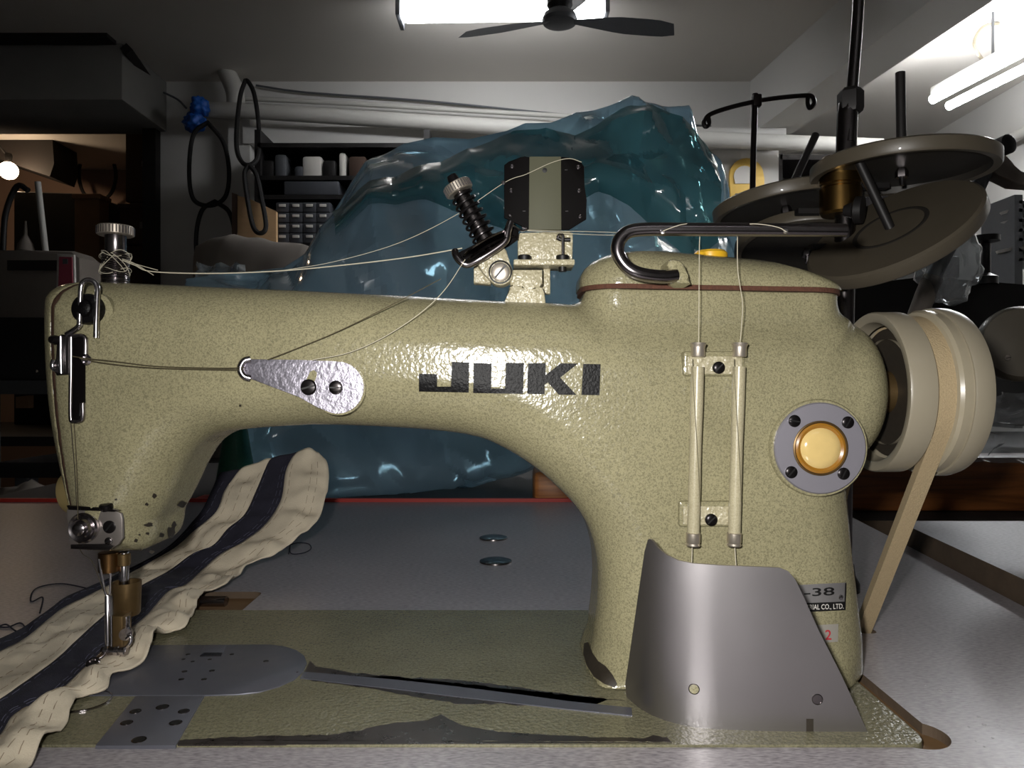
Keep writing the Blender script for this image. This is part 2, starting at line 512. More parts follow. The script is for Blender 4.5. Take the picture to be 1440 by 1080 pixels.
def added_rear_tube():  # added lamp behind the camera, gives the chrome something to reflect
    t = thing('fluorescent_light', 'added dim fluorescent batten, out of view on the ceiling behind the camera', 'ceiling light', (.3, -1.5, ZC))
    box('housing', (.3, -1.5, ZC-.03), (1.24, .12, .06), M['white_enamel'], t, .006)
    for dy in (-.03, .03):
        lathe('tube', [(.01, -.58), (.02, -.57), (.02, .57), (.01, .58)], (.3, -1.5+dy, ZC-.085), (1, 0, 0), M['tube_added'], t, 14)
added_rear_tube()

def fan():
    D = 2.6
    h = V(787, 28, D)
    t = thing('ceiling_fan', 'ceiling fan with thin dark blades in front of the lit tube', 'fan', (h.x, h.y, ZC))
    lathe('motor_hub', [(.03, -.02), (.058, -.012), (.062, .0), (.055, .018), (.04, .03), (.02, .036)], h, (0, 0, 1), M['grey_metal'], t, 28)
    lathe('down_rod', [(.03, .03), (.045, .05), (.045, .13), (.016, .14), (.016, ZC-h.z)], h, (0, 0, 1), M['dark_metal'], t, 16)
    tips = [V(650, 47, 2.45), V(948, 40, 2.5), V(830, -20, 3.05)]
    for tp in tips:
        d = (tp-h); L = d.length; d.normalize(); side = d.cross(Vector((0, 0, 1))).normalized(); up = side.cross(d)
        bm = bmesh.new(); rows = []
        for k in range(9):
            s = k/8; wv = .014+.036*min(1, s*2.2)*(1 if s < .85 else 1-(s-.85)*3)
            c = h+d*(.05+(L-.05)*s)+Vector((0, 0, -.004))
            tw = .12
            rows.append([c+side*wv*sgn+up*(wv*sgn*tw) for sgn in (-1, 1)])
        vs_ = [[bm.verts.new(p) for p in r] for r in rows]
        for A, B in zip(vs_, vs_[1:]): bm.faces.new((A[0], A[1], B[1], B[0]))
        geom = bm.faces[:]
        bmesh.ops.solidify(bm, geom=geom, thickness=.004)
        frombm('blade', bm, M['grey_metal'], t)
fan()

# ================================================================== tables
def table(name, label, outer, holes, ztop, thick, mtop, medge, loc, legs=()):
    t = thing(name, label, 'table', loc)
    bm = bmesh.new()
    edges = []; loops = []
    for loop in [outer]+holes:
        vs_ = [bm.verts.new((x, y, ztop)) for x, y in loop]; loops.append(vs_)
        edges += [bm.edges.new((vs_[i], vs_[(i+1) % len(vs_)])) for i in range(len(vs_))]
    bmesh.ops.triangle_fill(bm, use_beauty=True, edges=edges)
    top = bm.faces[:]
    low = {v: bm.verts.new((v.co.x, v.co.y, ztop-thick)) for v in list(bm.verts)}
    for f in top:
        bm.faces.new([low[v] for v in f.verts][::-1])
    for vs_ in loops:
        for i in range(len(vs_)):
            a, b = vs_[i], vs_[(i+1) % len(vs_)]
            bm.faces.new((a, b, low[b], low[a]))
    bmesh.ops.recalc_face_normals(bm, faces=bm.faces)
    me = bpy.data.meshes.new('table_top'); bm.to_mesh(me); bm.free()
    me.materials.append(mtop); me.materials.append(medge)
    for p in me.polygons:
        p.material_index = 0 if p.normal.z > .5 else 1
    link('table_top', me, t)
    for x, y in legs:
        box('leg', (x, y, (ZF+ztop-thick)/2), (.04, .04, ztop-thick-ZF), M['grey_metal'], t, .003)
    return t

def rrect(x0, y0, x1, y1, r, n=6):
    out = []
    for cx, cy, a in ((x1-r, y0+r, -90), (x1-r, y1-r, 0), (x0+r, y1-r, 90), (x0+r, y0+r, 180)):
        out += arc(cx, cy, r, a, a+90, n)
    return out

ZT = -0.001
BX0, BX1, BY0, BY1 = -.297, .180, .3205, .5125
cx, cy, cr = .1795, .3325, .0140
hole = [(BX0, BY0)]
hole += [(cx-math.sqrt(cr*cr-(BY0-cy)**2), BY0)]
a0 = math.degrees(math.atan2(BY0-cy, -math.sqrt(cr*cr-(BY0-cy)**2)))-0
a1 = math.degrees(math.atan2(math.sqrt(max(0, cr*cr-(.1885-cx)**2)), .1885-cx))
hole += arc(cx, cy, cr, a0+8, a1, 18)
hole += [(.1885, BY1)]
# hinge notch at the back of the bed
hole += [(-.186, BY1)]+arc(-.1925, .5545, .006, 0, 90, 5)+[(-.236, .5605), (-.236, BY1), (BX0, BY1)]
wt = table('sewing_table', 'grey speckled laminate sewing table carrying the olive machine', [(-1.1, .17), (.3545, .17), (.3572, .51), (.3842, .745), (.41, .986), (-1.1, .986)], [hole, rrect(.2175, .467, .2295, .570, .004)], ZT, .032, M['laminate'], M['board_edge'], (-.3, .6, ZF),
           [(-1.05, .25), (-1.05, .93), (.28, .25), (.28, .93)])
prism('recess_ledge', [(x, y, -.006) for x, y in rrect(BX0-.01, BY0-.02, .2, .57, .005)], (0, 0, -.012), M['recess'], wt)
prism('edge_strip', [(-1.1, .987, -.003), (.405, .987, -.003), (.405, .987, .0035), (-1.1, .987, .0035)], (0, .006, 0), M['red_edge'], wt)
for px, py in ((694, 757), (697, 790)):
    p = onz(px, py, ZT)
    lathe('hole_plug', [(.0142, 0), (.0140, .0012), (.011, .0022), (.006, .0026), (0, .0027)], p, (0, 0, 1), M['gunmetal'], wt, 28)
p = onz(1212, 886, ZT)

z2 = .017
e0 = onz(1292, 741, z2); e1 = onz(1440, 833, z2)
d = (e1-e0)
far = e0+Vector((0.02, .01, 0))
table('work_table', 'grey worn-edged table standing right of the sewing table', [(.3570, .236), (1.35, .236), (1.35, .752), (.400, .752), (.3900, .748), (.3865, .740), (.3597, .5125)], [], z2, .042, M['laminate_far'], M['board_edge'], (.8, .6, ZF), [(1.3, .3), (1.3, .7), (.5, .7), (.5, .3)])
tube('hinge_rod', [onz(283, 846, -.003), onz(318, 846, -.003)], .004, M['chrome_dark'], wt, 12, 2)
# ================================================================== the sewing machine
YC = .425
sm = thing('sewing_machine', 'olive hammer-finish industrial sewing machine with large black lettering on its arm', 'sewing machine', (0, .42, 0))

# ---- signed distance body ------------------------------------------------
def sdpoly(poly, X, Z):
    P = np.array(poly, dtype=np.float64); n = len(P)
    d = np.full(X.shape, 1e9); s = np.ones(X.shape)
    for i in range(n):
        a = P[i]; b = P[i-1]; e = b-a
        wx = X-a[0]; wz = Z-a[1]
        t = np.clip((wx*e[0]+wz*e[1])/max(e @ e, 1e-14), 0, 1)
        d = np.minimum(d, (wx-e[0]*t)**2+(wz-e[1]*t)**2)
        c1 = Z >= a[1]; c2 = Z < b[1]; c3 = e[0]*wz > e[1]*wx
        flip = (c1 & c2 & c3) | (~c1 & ~c2 & ~c3)
        s = np.where(flip, -s, s)
    return s*np.sqrt(d)

def sstep(a, b, x):
    t = np.clip((x-a)/(b-a), 0, 1); return t*t*(3-2*t)

def smin(a, b, k):
    h = np.clip(.5+.5*(b-a)/k, 0, 1)
    return b*(1-h)+a*h-k*h*(1-h)

def rbox(X, Y, Z, c, h, r):
    qx = np.abs(X-c[0])-h[0]+r; qy = np.abs(Y-c[1])-h[1]+r; qz = np.abs(Z-c[2])-h[2]+r
    return np.sqrt(np.maximum(qx, 0)**2+np.maximum(qy, 0)**2+np.maximum(qz, 0)**2)+np.minimum(np.maximum(qx, np.maximum(qy, qz)), 0)-r

def surface_nets(vals, org, h):
    """dual mesh of the zero level; vals is an [nx,ny,nz] array"""
    nx, ny, nz = vals.shape
    ins = vals < 0
    cnt = np.zeros((nx-1, ny-1, nz-1), dtype=np.int8)
    corners = [(i, j, k) for i in (0, 1) for j in (0, 1) for k in (0, 1)]
    for i, j, k in corners:
        cnt += ins[i:nx-1+i, j:ny-1+j, k:nz-1+k]
    act = (cnt > 0) & (cnt < 8)
    idx = np.argwhere(act)
    vid = np.full(cnt.shape, -1, dtype=np.int64); vid[act] = np.arange(len(idx))
    cv = np.stack([vals[idx[:, 0]+i, idx[:, 1]+j, idx[:, 2]+k] for i, j, k in corners], 1)
    acc = np.zeros((len(idx), 3)); m = np.zeros(len(idx))
    C = np.array(corners, dtype=float)
    for a in range(8):
        for b in range(a+1, 8):
            if np.abs(C[a]-C[b]).sum() != 1: continue
            va, vb = cv[:, a], cv[:, b]
            cr = (va < 0) != (vb < 0)
            t = np.where(cr, va/np.where(cr, va-vb, 1), 0)
            acc += np.where(cr[:, None], C[a]+(C[b]-C[a])*t[:, None], 0); m += cr
    verts = (idx+acc/m[:, None])*h+np.array(org)
    quads = []
    for ax in range(3):
        sl0 = [slice(None)]*3; sl1 = [slice(None)]*3
        sl0[ax] = slice(0, -1); sl1[ax] = slice(1, None)
        A = ins[tuple(sl0)]; B = ins[tuple(sl1)]
        e = np.argwhere(A != B)
        o1, o2 = [q for q in range(3) if q != ax]
        ok = (e[:, o1] > 0) & (e[:, o2] > 0) & (e[:, o1] < vals.shape[o1]-1) & (e[:, o2] < vals.shape[o2]-1)
        e = e[ok]
        def cell(d1, d2):
            c = e.copy(); c[:, o1] -= d1; c[:, o2] -= d2
            return vid[c[:, 0], c[:, 1], c[:, 2]]
        q = np.stack([cell(0, 0), cell(1, 0), cell(1, 1), cell(0, 1)], 1)
        fl = A[e[:, 0], e[:, 1], e[:, 2]]
        if ax == 1: fl = ~fl
        q = np.where(fl[:, None], q, q[:, ::-1])
        quads.append(q)
    return verts, np.concatenate(quads)

def npmesh(name, verts, quads, mat, parent):
    me = bpy.data.meshes.new(name)
    me.vertices.add(len(verts)); me.vertices.foreach_set('co', verts.astype(np.float32).ravel())
    me.loops.add(quads.size); me.loops.foreach_set('vertex_index', quads.astype(np.int32).ravel())
    me.polygons.add(len(quads)); me.polygons.foreach_set('loop_start', np.arange(len(quads), dtype=np.int32)*4)
    me.update(calc_edges=True); me.validate()
    smooth(me); me.materials.append(mat)
    return link(name, me, parent)

OUT = [(103, 785), (93, 776), (84, 745), (70, 690), (56, 625), (47, 565), (42, 490), (42, 425), (49, 405), (64, 394), (90, 390),
       (150, 391), (300, 398), (400, 402), (500, 407), (600, 412), (710, 418), (800, 422), (840, 432), (880, 445), (1000, 447), (1188, 449), (1206, 462),
       (1209, 560), (1208, 700), (1206, 1100), (824, 1100), (823, 900), (829, 830), (831, 790), (827, 752), (814, 716), (788, 682), (748, 650), (700, 627), (640, 612), (550, 604), (450, 600),
       (365, 600), (335, 606), (312, 622), (294, 650), (276, 695), (256, 741), (240, 766), (222, 781), (196, 785)]
def outline():
    P = catmull([Vector((x, y, 0)) for x, y in OUT]+[Vector((*OUT[0], 0))], 4)[:-1]
    res = []
    for p in P:
        D = .391
        if p.y > 598 and 190 < p.x < 420: D = .391+.052*min(1, (420-p.x)/70)*min(1, max(0, 1-(p.y-735)/110))
        if p.y > 615 and 680 < p.x < 835: D = .391+.055*min(1, (p.x-680)/100)
        q = V(p.x, p.y, D); zz = q.z
        if p.x < 420 and p.y > 630: zz = V(p.x, p.y, .391+(D-.391)*min(1, max(0, (760-p.y)/120))).z
        res.append((q.x, zz))
    return res

H = .00115
gx = np.arange(-.270, .216, H); gy = np.arange(.354, .500, H); gz = np.arange(-.004, .214, H)
X2, Z2 = np.meshgrid(gx, gz, indexing='ij')
d2 = sdpoly(outline(), X2, Z2)
X = gx[:, None, None]; Y = gy[None, :, None]; Z = gz[None, None, :]
hd = .043+0*X
rr = .030+0*X
a_ = d2[:, None, :]+rr; b_ = np.abs(Y-YC)-hd+rr
body = np.sqrt(np.maximum(a_, 0)**2+np.maximum(b_, 0)**2)+np.minimum(np.maximum(a_, b_), 0)-rr
# boss that carries the main shaft bearing
bq = np.sqrt((Y-YC)**2+(Z-.1505)**2)-.0410+.022; bx = np.abs(X-.150)-.052+.022
boss = np.sqrt(np.maximum(bq, 0)**2+np.maximum(bx, 0)**2)+np.minimum(np.maximum(bq, bx), 0)-.022
body = smin(body, boss, .009)
# neck under the top cover
ZG = .2050                      # gasket level of the cover
neck = rbox(X, Y, Z, (.1088, YC, .18), (.0692, .0310, .05), .018)
neck = np.maximum(neck, Z-(ZG-.0006-.018*(X-.1065)))
body = smin(body, neck, .010)
# flare of the foot of the column
foot = rbox(X, Y, Z, (.1075, YC, -.004), (.0645, .0475, .009), .008)
body = smin(body, foot, .014)
body = np.maximum(body, .0003-Z)
# the joint of the face plate on the left end
gl = [V(x, y, .388) for x, y in ((96, 370), (88, 394), (79, 408), (76, 430), (75, 480), (77, 530), (82, 600), (90, 690), (103, 786), (108, 820))]
gj = np.interp(gz, [p.z for p in gl][::-1], [p.x for p in gl][::-1])[None, None, :]
org = (gx[0], gy[0], gz[0])
vb, qb = surface_nets(np.maximum(body, gj-X+.0012), org, H)
arm = npmesh('arm_casting', vb, qb, M['enamel'], sm)
v_, q_ = surface_nets(np.maximum(body, X-gj+.0009), org, H)
face_plate = npmesh('face_plate', v_, q_, M['enamel'], sm)
v2_, q2_ = surface_nets(np.maximum(body+.0003, np.abs(X-gj)-.0018), org, H)
npmesh('face_gasket', v2_, q2_, M['gasket'], sm)
BV = BVHTree.FromPolygons([tuple(v) for v in np.concatenate([vb, v_])], [tuple(q) for q in np.concatenate([qb, q_+len(vb)])])
CAMP = Vector((0, 0, CZ))
def hit(px, py, off=0.0):
    """where the sight line through a pixel meets the casting, lifted by off"""
    d = (V(px, py, 1)-CAMP).normalized()
    loc, nor, i, dist = BV.ray_cast(CAMP, d)
    if loc is None: return V(px, py, .39), Vector((0, -1, 0))
    if nor.dot(d) > 0: nor = -nor
    return loc+nor*off, nor

def decal(name, polys, mat, parent, off=.00035, step=5.0, thick=False):
    """flat print or paint chip laid on the casting; polys are pixel outlines"""
    bm = bmesh.new()
    for poly in polys:
        dense = []
        for i, p in enumerate(poly):
            q = poly[(i+1) % len(poly)]
            n = max(1, int(math.dist(p, q)/step))
            dense += [(p[0]+(q[0]-p[0])*k/n, p[1]+(q[1]-p[1])*k/n) for k in range(n)]
        vs_ = [bm.verts.new((x, y, 0)) for x, y in dense]
        es = [bm.edges.new((vs_[i], vs_[(i+1) % len(vs_)])) for i in range(len(vs_))]
        bmesh.ops.triangle_fill(bm, use_beauty=True, edges=es)
    for _ in range(3):
        es = [e for e in bm.edges if e.calc_length() > step*2.2]
        if es: bmesh.ops.subdivide_edges(bm, edges=es, cuts=1); bmesh.ops.triangulate(bm, faces=bm.faces)
    for v in bm.verts:
        v.co = hit(v.co.x, v.co.y, off)[0]
    me = bpy.data.meshes.new(name)
    for f in bm.faces:
        if f.normal.y > 0: f.normal_flip()
    bm.to_mesh(me); bm.free(); smooth(me); me.materials.append(mat)
    return link(name, me, parent)

def z1(pts, sc=4.8, ox=570, oy=480): return [(ox+x/sc, oy+y/sc) for x, y in pts]
LET = [[(92, 218), (215, 222), (215, 305), (308, 305), (314, 138), (432, 142), (428, 345), (92, 338)],
       [(461, 145), (583, 150), (580, 318), (672, 318), (680, 143), (802, 147), (795, 355), (458, 348)],
       [(828, 148), (948, 146), (946, 228), (1048, 148), (1165, 150), (1045, 245), (1155, 362), (1035, 360), (962, 278), (940, 292), (940, 357), (822, 355)],
       [(1200, 152), (1318, 155), (1310, 363), (1188, 362)]]
for L in LET:
    decal('letter', [z1(L)], M['black_gloss'], arm, .0003)
# chipped paint on the head
rnd = random.Random(4)
for cx_, cy_, sx, sy in ((217, 697, 4, 3.5), (206, 709, 2.5, 2.5), (256, 709, 7, 5), (209, 738, 6.5, 3.2), (207, 750, 3, 2.5), (227, 752, 5, 3.5), (191, 760, 3, 2.6), (240, 748, 5, 9), (214, 776, 4, 2.4), (163, 702, 2, 1.5), (198, 773, 2, 2), (338, 570, 2, 1.6), (196, 752, 1.8, 1.6), (52, 522, 1.8, 1.8), (244, 738, 3.5, 5)):
    pl = [(cx_+sx*math.cos(a)*rnd.uniform(.6, 1.25), cy_+sy*math.sin(a)*rnd.uniform(.6, 1.25)) for a in [k*2*math.pi/11 for k in range(11)]]
    decal('paint_chip', [pl], M['chip'], arm, .0003, 4)
decal('paint_chip', [[(822, 905), (828, 903), (834, 918), (842, 930), (852, 937), (862, 950), (868, 962), (864, 967), (850, 962), (836, 952), (826, 936), (821, 920)]], M['chip'], arm, .0004, 4)

# ---- top cover -----------------------------------------------------------
def cover():
    cxx = .1088; hw, hdp, rc = .0714, .0337, .022
    def ring(s, dz, sx=1):
        pts = []
        for x, y in rrect(-hw*s, -hdp*s, hw*s, hdp*s, rc*s, 8):
            pts.append((cxx+x, YC+y, ZG+.0018-.018*x+dz))
        return pts
    def dome(x, y, s):
        u = (x-cxx)/hw
        lift = .0198-.004*u-.0085*max(0, u)**2*1.0
        return lift
    prof = [(1.0, 0), (1.002, .12), (.995, .26), (.965, .44), (.91, .60), (.82, .75), (.68, .88), (.5, .96), (.28, 1.0), (.1, 1.0)]
    bm = bmesh.new(); R = []
    for s, f in prof:
        r = []
        for x, y, z in ring(s, 0):
            r.append(bm.verts.new((x, y, z+f*dome(x, y, s))))
        R.append(r)
    n = len(R[0])
    for A, B in zip(R, R[1:]):
        for k in range(n): bm.faces.new((A[k], A[(k+1) % n], B[(k+1) % n], B[k]))
    bm.faces.new(R[-1]); bm.faces.new(R[0][::-1])
    c = frombm('top_cover', bm, M['enamel'], sm, angle=60)
    g = [(x, y, z-.0024) for x, y, z in ring(.992, 0)]
    prism('cork_gasket', g, (0, 0, .0024), M['cork'], c)
    return c
top_cover = cover()
p = V(997, 363, .42); 
lathe('oil_plug', [(.008, -.012), (.0095, 0), (.0095, .002), (.008, .0035), (.003, .004)], V(999, 362, .425), (0, 0, 1), M['yellow_plastic'], top_cover, 28)
# lug and the bent thread rail
lug = [(958, 399), (950, 395), (944, 385), (938, 372), (940, 366), (948, 364), (957, 366), (964, 374), (968, 388), (972, 399)]
pxprism('rail_lug', lug, .3740, .03, M['enamel'], top_cover, .0016)
tube('thread_rail', [V(951, 387, .376), V(930, 389, .374), V(900, 385, .372), V(881, 375, .372), V(869, 356, .372), V(871, 338, .372), V(884, 326, .372), V(908, 322.5, .372), V(950, 322.5, .372), V(1050, 323, .372), V(1130, 323.5, .372), V(1189, 324, .372)], .0034, M['chrome_dark'], sm, 16, 8)
for px, py in ((932, 326), (1105, 325)):
    lathe('rail_hole', [(.0014, 0), (.0011, .0006), (0, .0007)], V(px, py, .3687), (-.2, -1, 0), M['chrome'], sm, 12)

# ---- hand wheel ----------------------------------------------------------
ax0 = Vector((0, YC, .1505))
wheel = lathe('hand_wheel', [(.0300, .2165), (.0400, .2155), (.0450, .2168), (.0462, .2185), (.0462, .2225), (.0455, .2262), (.0430, .2285), (.0380, .2300), (.0150, .2310), (.0, .2310)], ax0+Vector((.0115, 0, 0)), (1, 0, 0), M['wheel_bright'], sm, 72, True)
lathe('wheel_band', [(.0470, 0), (.0474, .001), (.0474, .007), (.0462, .0105), (.0430, .0118), (.036, .012)], ax0+Vector((.2352, 0, 0)), (1, 0, 0), M['wheel_paint'], wheel, 72)
for xg, rg in ((.2362, .0463), (.2322, .0447)):
    lathe('grime_line', [(rg, -.0004), (rg+.0006, -.0002), (rg+.0006, .0003), (rg, .0005)], ax0+Vector((xg, 0, 0)), (1, 0, 0), M['chip'], wheel, 72, False)
lathe('pulley', [(.0375, .008), (.0395, .001), (.0410, 0), (.0445, .0), (.0452, .0012), (.0452, .0135), (.0440, .0146), (.0345, .0185), (.0345, .0215), (.0430, .0260), (.030, .0262), (.030, .008)], ax0+Vector((.2035, 0, 0)), (1, 0, 0), M['wheel_paint'], wheel, 72, False)
lathe('shaft', [(.012, .15), (.012, .23)], ax0, (1, 0, 0), M['brass_dark'], wheel, 24)
lathe('pulley_web', [(.012, 0), (.036, .0), (.036, .002), (.012, .002)], ax0+Vector((.2135, 0, 0)), (1, 0, 0), M['chip'], wheel, 48, False)

# ---- bed -----------------------------------------------------------------
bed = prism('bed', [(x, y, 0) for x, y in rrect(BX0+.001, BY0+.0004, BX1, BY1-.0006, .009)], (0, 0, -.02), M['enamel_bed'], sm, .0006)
def flat(name, pts, z, t, mat, parent, bev=0):
    return prism(name, [onz(x, y, z) for x, y in pts], (0, 0, -t), mat, parent, bev)
cap = [(60, 977), (20, 960), (40, 925), (140, 908)]
npl = [(40, 977), (60, 940), (120, 915), (200, 907), (380, 906)]+[(400, 908.5), (417, 914), (428, 922), (431.5, 932), (427, 943), (414, 955), (392, 965), (365, 972.5), (335, 976), (288, 977.5), (190, 977.5)]
flat('needle_plate', npl, .0006, .004, M['steel_plate'], sm, .0003)
flat('slide_plate', [(191, 978.2), (287.5, 978.2), (247, 1048), (134, 1048)], .0006, .004, M['steel_plate'], sm, .0003)
def pit(px, py, r, mat=M['black'], z=.0007):
    p = onz(px, py, z)
    o = lathe('screw_hole', [(r*1.25, -.001), (r*1.2, .00005), (r, .00012), (r*.92, .0001)], p, (0, 0, 1), M['gunmetal'], sm, 16)
    lathe('hole_bottom', [(r*.95, -.001), (r*.94, .00014), (0, .00015)], p, (0, 0, 1), mat, o, 16)
for px, py, r in ((264.5, 920, 1.1), (258, 927, .9), (271, 930, .9), (295, 927, .9), (326, 920, 1.0), (259.5, 944, 1.2), (298, 943, 1.2), (255, 955, 1.2), (287, 955, 1.2), (374, 929.5, 1.2), (418, 945, .5),
                  (190.5, 1000, 2.2), (228.5, 994, 2.5), (258.5, 1000, 2.2), (178, 1016, 2.3), (247, 1016, 2.4), (195.5, 1040, 2.6)):
    pit(px, py, r*.001)
flat('plate_window', [(287, 907.5), (319, 907), (313, 919), (281, 921.5)], .00085, .0006, M['steel_plate'], sm, .0002)
flat('window_lip', [(287, 917.5), (313, 917.5), (311, 921.5), (281, 922)], .0012, .0006, M['chrome_dark'], sm)
# worn bare metal: jagged patches
def jag(pts, amp, seed, step=9):
    r = random.Random(seed); out = []
    for i, p in enumerate(pts):
        q = pts[(i+1) % len(pts)]; n = max(1, int(math.dist(p, q)/step))
        for k in range(n):
            t = k/n; out.append((p[0]+(q[0]-p[0])*t+r.uniform(-amp, amp), p[1]+(q[1]-p[1])*t+r.uniform(-amp, amp)*.5))
    return out
flat('worn_patch', [(428, 945), (436, 929), (444, 937), (470, 941)]+jag([(500, 946), (560, 952), (640, 956), (720, 965), (780, 974), (830, 980), (884, 986)], 2.5, 1)[:-2]+[(884, 1003)]+jag([(850, 1000), (780, 994), (700, 990), (640, 989), (590, 980), (540, 972), (480, 962), (424, 955)], 2.5, 2)[:-2], .0001, .0005, M['bare_metal'], sm)
flat('groove_strip', [(427, 944.5), (470, 948), (560, 956), (640, 965), (720, 975), (800, 986), (888, 995), (889, 1006), (800, 997), (720, 988), (640, 979), (560, 969), (470, 959), (422, 953)], .0005, .0009, M['steel_plate'], sm)
flat('worn_patch', jag([(250, 1041), (330, 1036), (400, 1034), (470, 1033), (510, 1026), (550, 1017), (600, 1013), (615, 1007), (622, 1004), (628, 1010), (650, 1020), (700, 1029), (760, 1033), (830, 1036), (905, 1038), (920, 1034), (938, 1037), (945, 1043)], 1.6, 3, 6)[:-6]+[(945, 1044.5), (250, 1047.5)], .0001, .0005, M['bare_metal'], sm)
lathe('needle_hole', [(.0125, -.001), (.0125, .0), (.0119, .0002), (.0119, -.001)], onz(118, 985, .0008), (0, 0, 1), M['chrome_dark'], sm, 32, False)

# ---- steel finger cover --------------------------------------------------
def finger_cover():
    plan = [(.0535, .392), (.0555, .378), (.0585, .366), (.0625, .3555), (.068, .3475), (.0755, .3415), (.085, .3375), (.097, .3355), (.12, .334), (.165, .3335)]
    fine = catmull([Vector((x, y, 0)) for x, y in plan], 8)
    pxs = [720+F*p.x/p.y for p in fine]
    def at(px):
        px = min(max(px, pxs[0]+.01), pxs[-1]-.01)
        for i in range(len(pxs)-1):
            if pxs[i] <= px <= pxs[i+1]:
                t = (px-pxs[i])/(pxs[i+1]-pxs[i]+1e-9); return fine[i].lerp(fine[i+1], t)
        return fine[-1]
    topc = [(913, 757), (918, 759), (926, 770), (938, 780), (955, 788), (975, 792), (1020, 795), (1075, 797), (1096, 798), (1108, 803), (1118, 815), (1129, 838), (1150, 885), (1182, 948), (1219, 1028)]
    botc = [(881, 962), (884, 990), (890, 1000), (905, 1010), (925, 1019), (945, 1023), (1020, 1026), (1130, 1028), (1219, 1031)]
    leftc = [(913, 757), (908, 775), (900, 830), (890, 900), (881, 962)]
    bm = bmesh.new()
    xs = [881+(1218.5-881)*k/150 for k in range(151)]
    rows = []
    tx = [p[0] for p in topc]; ty = [p[1] for p in topc]
    lx = [p[0] for p in leftc][::-1]; ly = [p[1] for p in leftc][::-1]
    bx_ = [p[0] for p in botc]; by_ = [p[1] for p in botc]
    for x in xs:
        yt = np.interp(x, tx, ty) if x >= 913 else np.interp(x, lx, ly)
        yb = np.interp(x, bx_, by_)
        P = at(x); col = []
        for k in range(17):
            y = yt+(yb-yt)*k/16
            col.append(bm.verts.new((P.x, P.y, CZ-(y-540)/F*P.y)))
        rows.append(col)
    for A, B in zip(rows, rows[1:]):
        for k in range(16): bm.faces.new((A[k], B[k], B[k+1], A[k+1]))
    bmesh.ops.remove_doubles(bm, verts=bm.verts, dist=.00005)
    bmesh.ops.recalc_face_normals(bm, faces=bm.faces)
    o = frombm('finger_cover', bm, M['steel'], sm, angle=60)
    md = o.modifiers.new('thickness', 'SOLIDIFY'); md.thickness = .0014; md.offset = 0
    es_ = o.modifiers.new('crisp_edges', 'EDGE_SPLIT'); es_.split_angle = math.radians(40)
    return o, at
fc, fat = finger_cover()
for px, py, m_ in ((976, 968, 'enamel'), (1148.5, 982.5, 'chrome_dark')):
    P = fat(px); p = V(px, py, P.y)
    nrm = Vector((-.25, -1, 0)) if px < 1000 else Vector((-.03, -1, 0))
    o = lathe('hole_rim', [(.0025, -.001), (.0025, .0009), (.0021, .001), (.0021, -.001)], p, nrm, M['gunmetal'], fc, 20, False)
    lathe('hole_floor', [(.0022, 0), (.0021, .00085), (0, .0009)], p, nrm, M[m_], o, 16)
P = fat(1139)
pxprism('notch', [(1134, 1011), (1144, 1011), (1144, 1030), (1134, 1030)], P.y-.0008, .001, M['chip'], fc)

# ---- oil sight window on the column --------------------------------------
def sight():
    c, n = hit(1152, 630); c = V(1152, 630, .3795)
    n = Vector((0, -1, 0)); sc = .3665/F
    lathe('window_pad', [(.0262, -.02), (.0250, -.001), (.0244, 0), (.02, 0)], c, n, M['enamel'], arm, 48)
    ring = lathe('sight_ring', [(.0232, -.001), (.0232, .0012), (.0226, .0018), (.0140, .0018), (.0135, .0012), (.0132, -.0005)], c, n, M['alu_ring'], sm, 64, True)
    lathe('brass_seat', [(.0140, .0012), (.0139, .0021), (.0133, .0024), (.0126, .0016), (.0126, .0002)], c, n, M['brass_dark'], ring, 48, False)
    lathe('amber_rim', [(.0128, .0004), (.0127, .0020), (.0116, .0024), (.0102, .0018), (.0100, .0004)], c, n, M['amber_dark'], ring, 48, False)
    lathe('sight_glass', [(.0104, .0002), (.0103, .0018), (.0088, .0030), (.006, .0037), (.002, .0040), (0, .0040)], c, n, M['amber'], ring, 40)
    for px, py, a in ((1117, 592, -10), (1192, 594, 60), (1112.5, 664, 50), (1186, 666, 65)):
        screw(V(px, py, .3777), .0031, M['screw_black'], ring, ang=a, h=.0012)
sight()

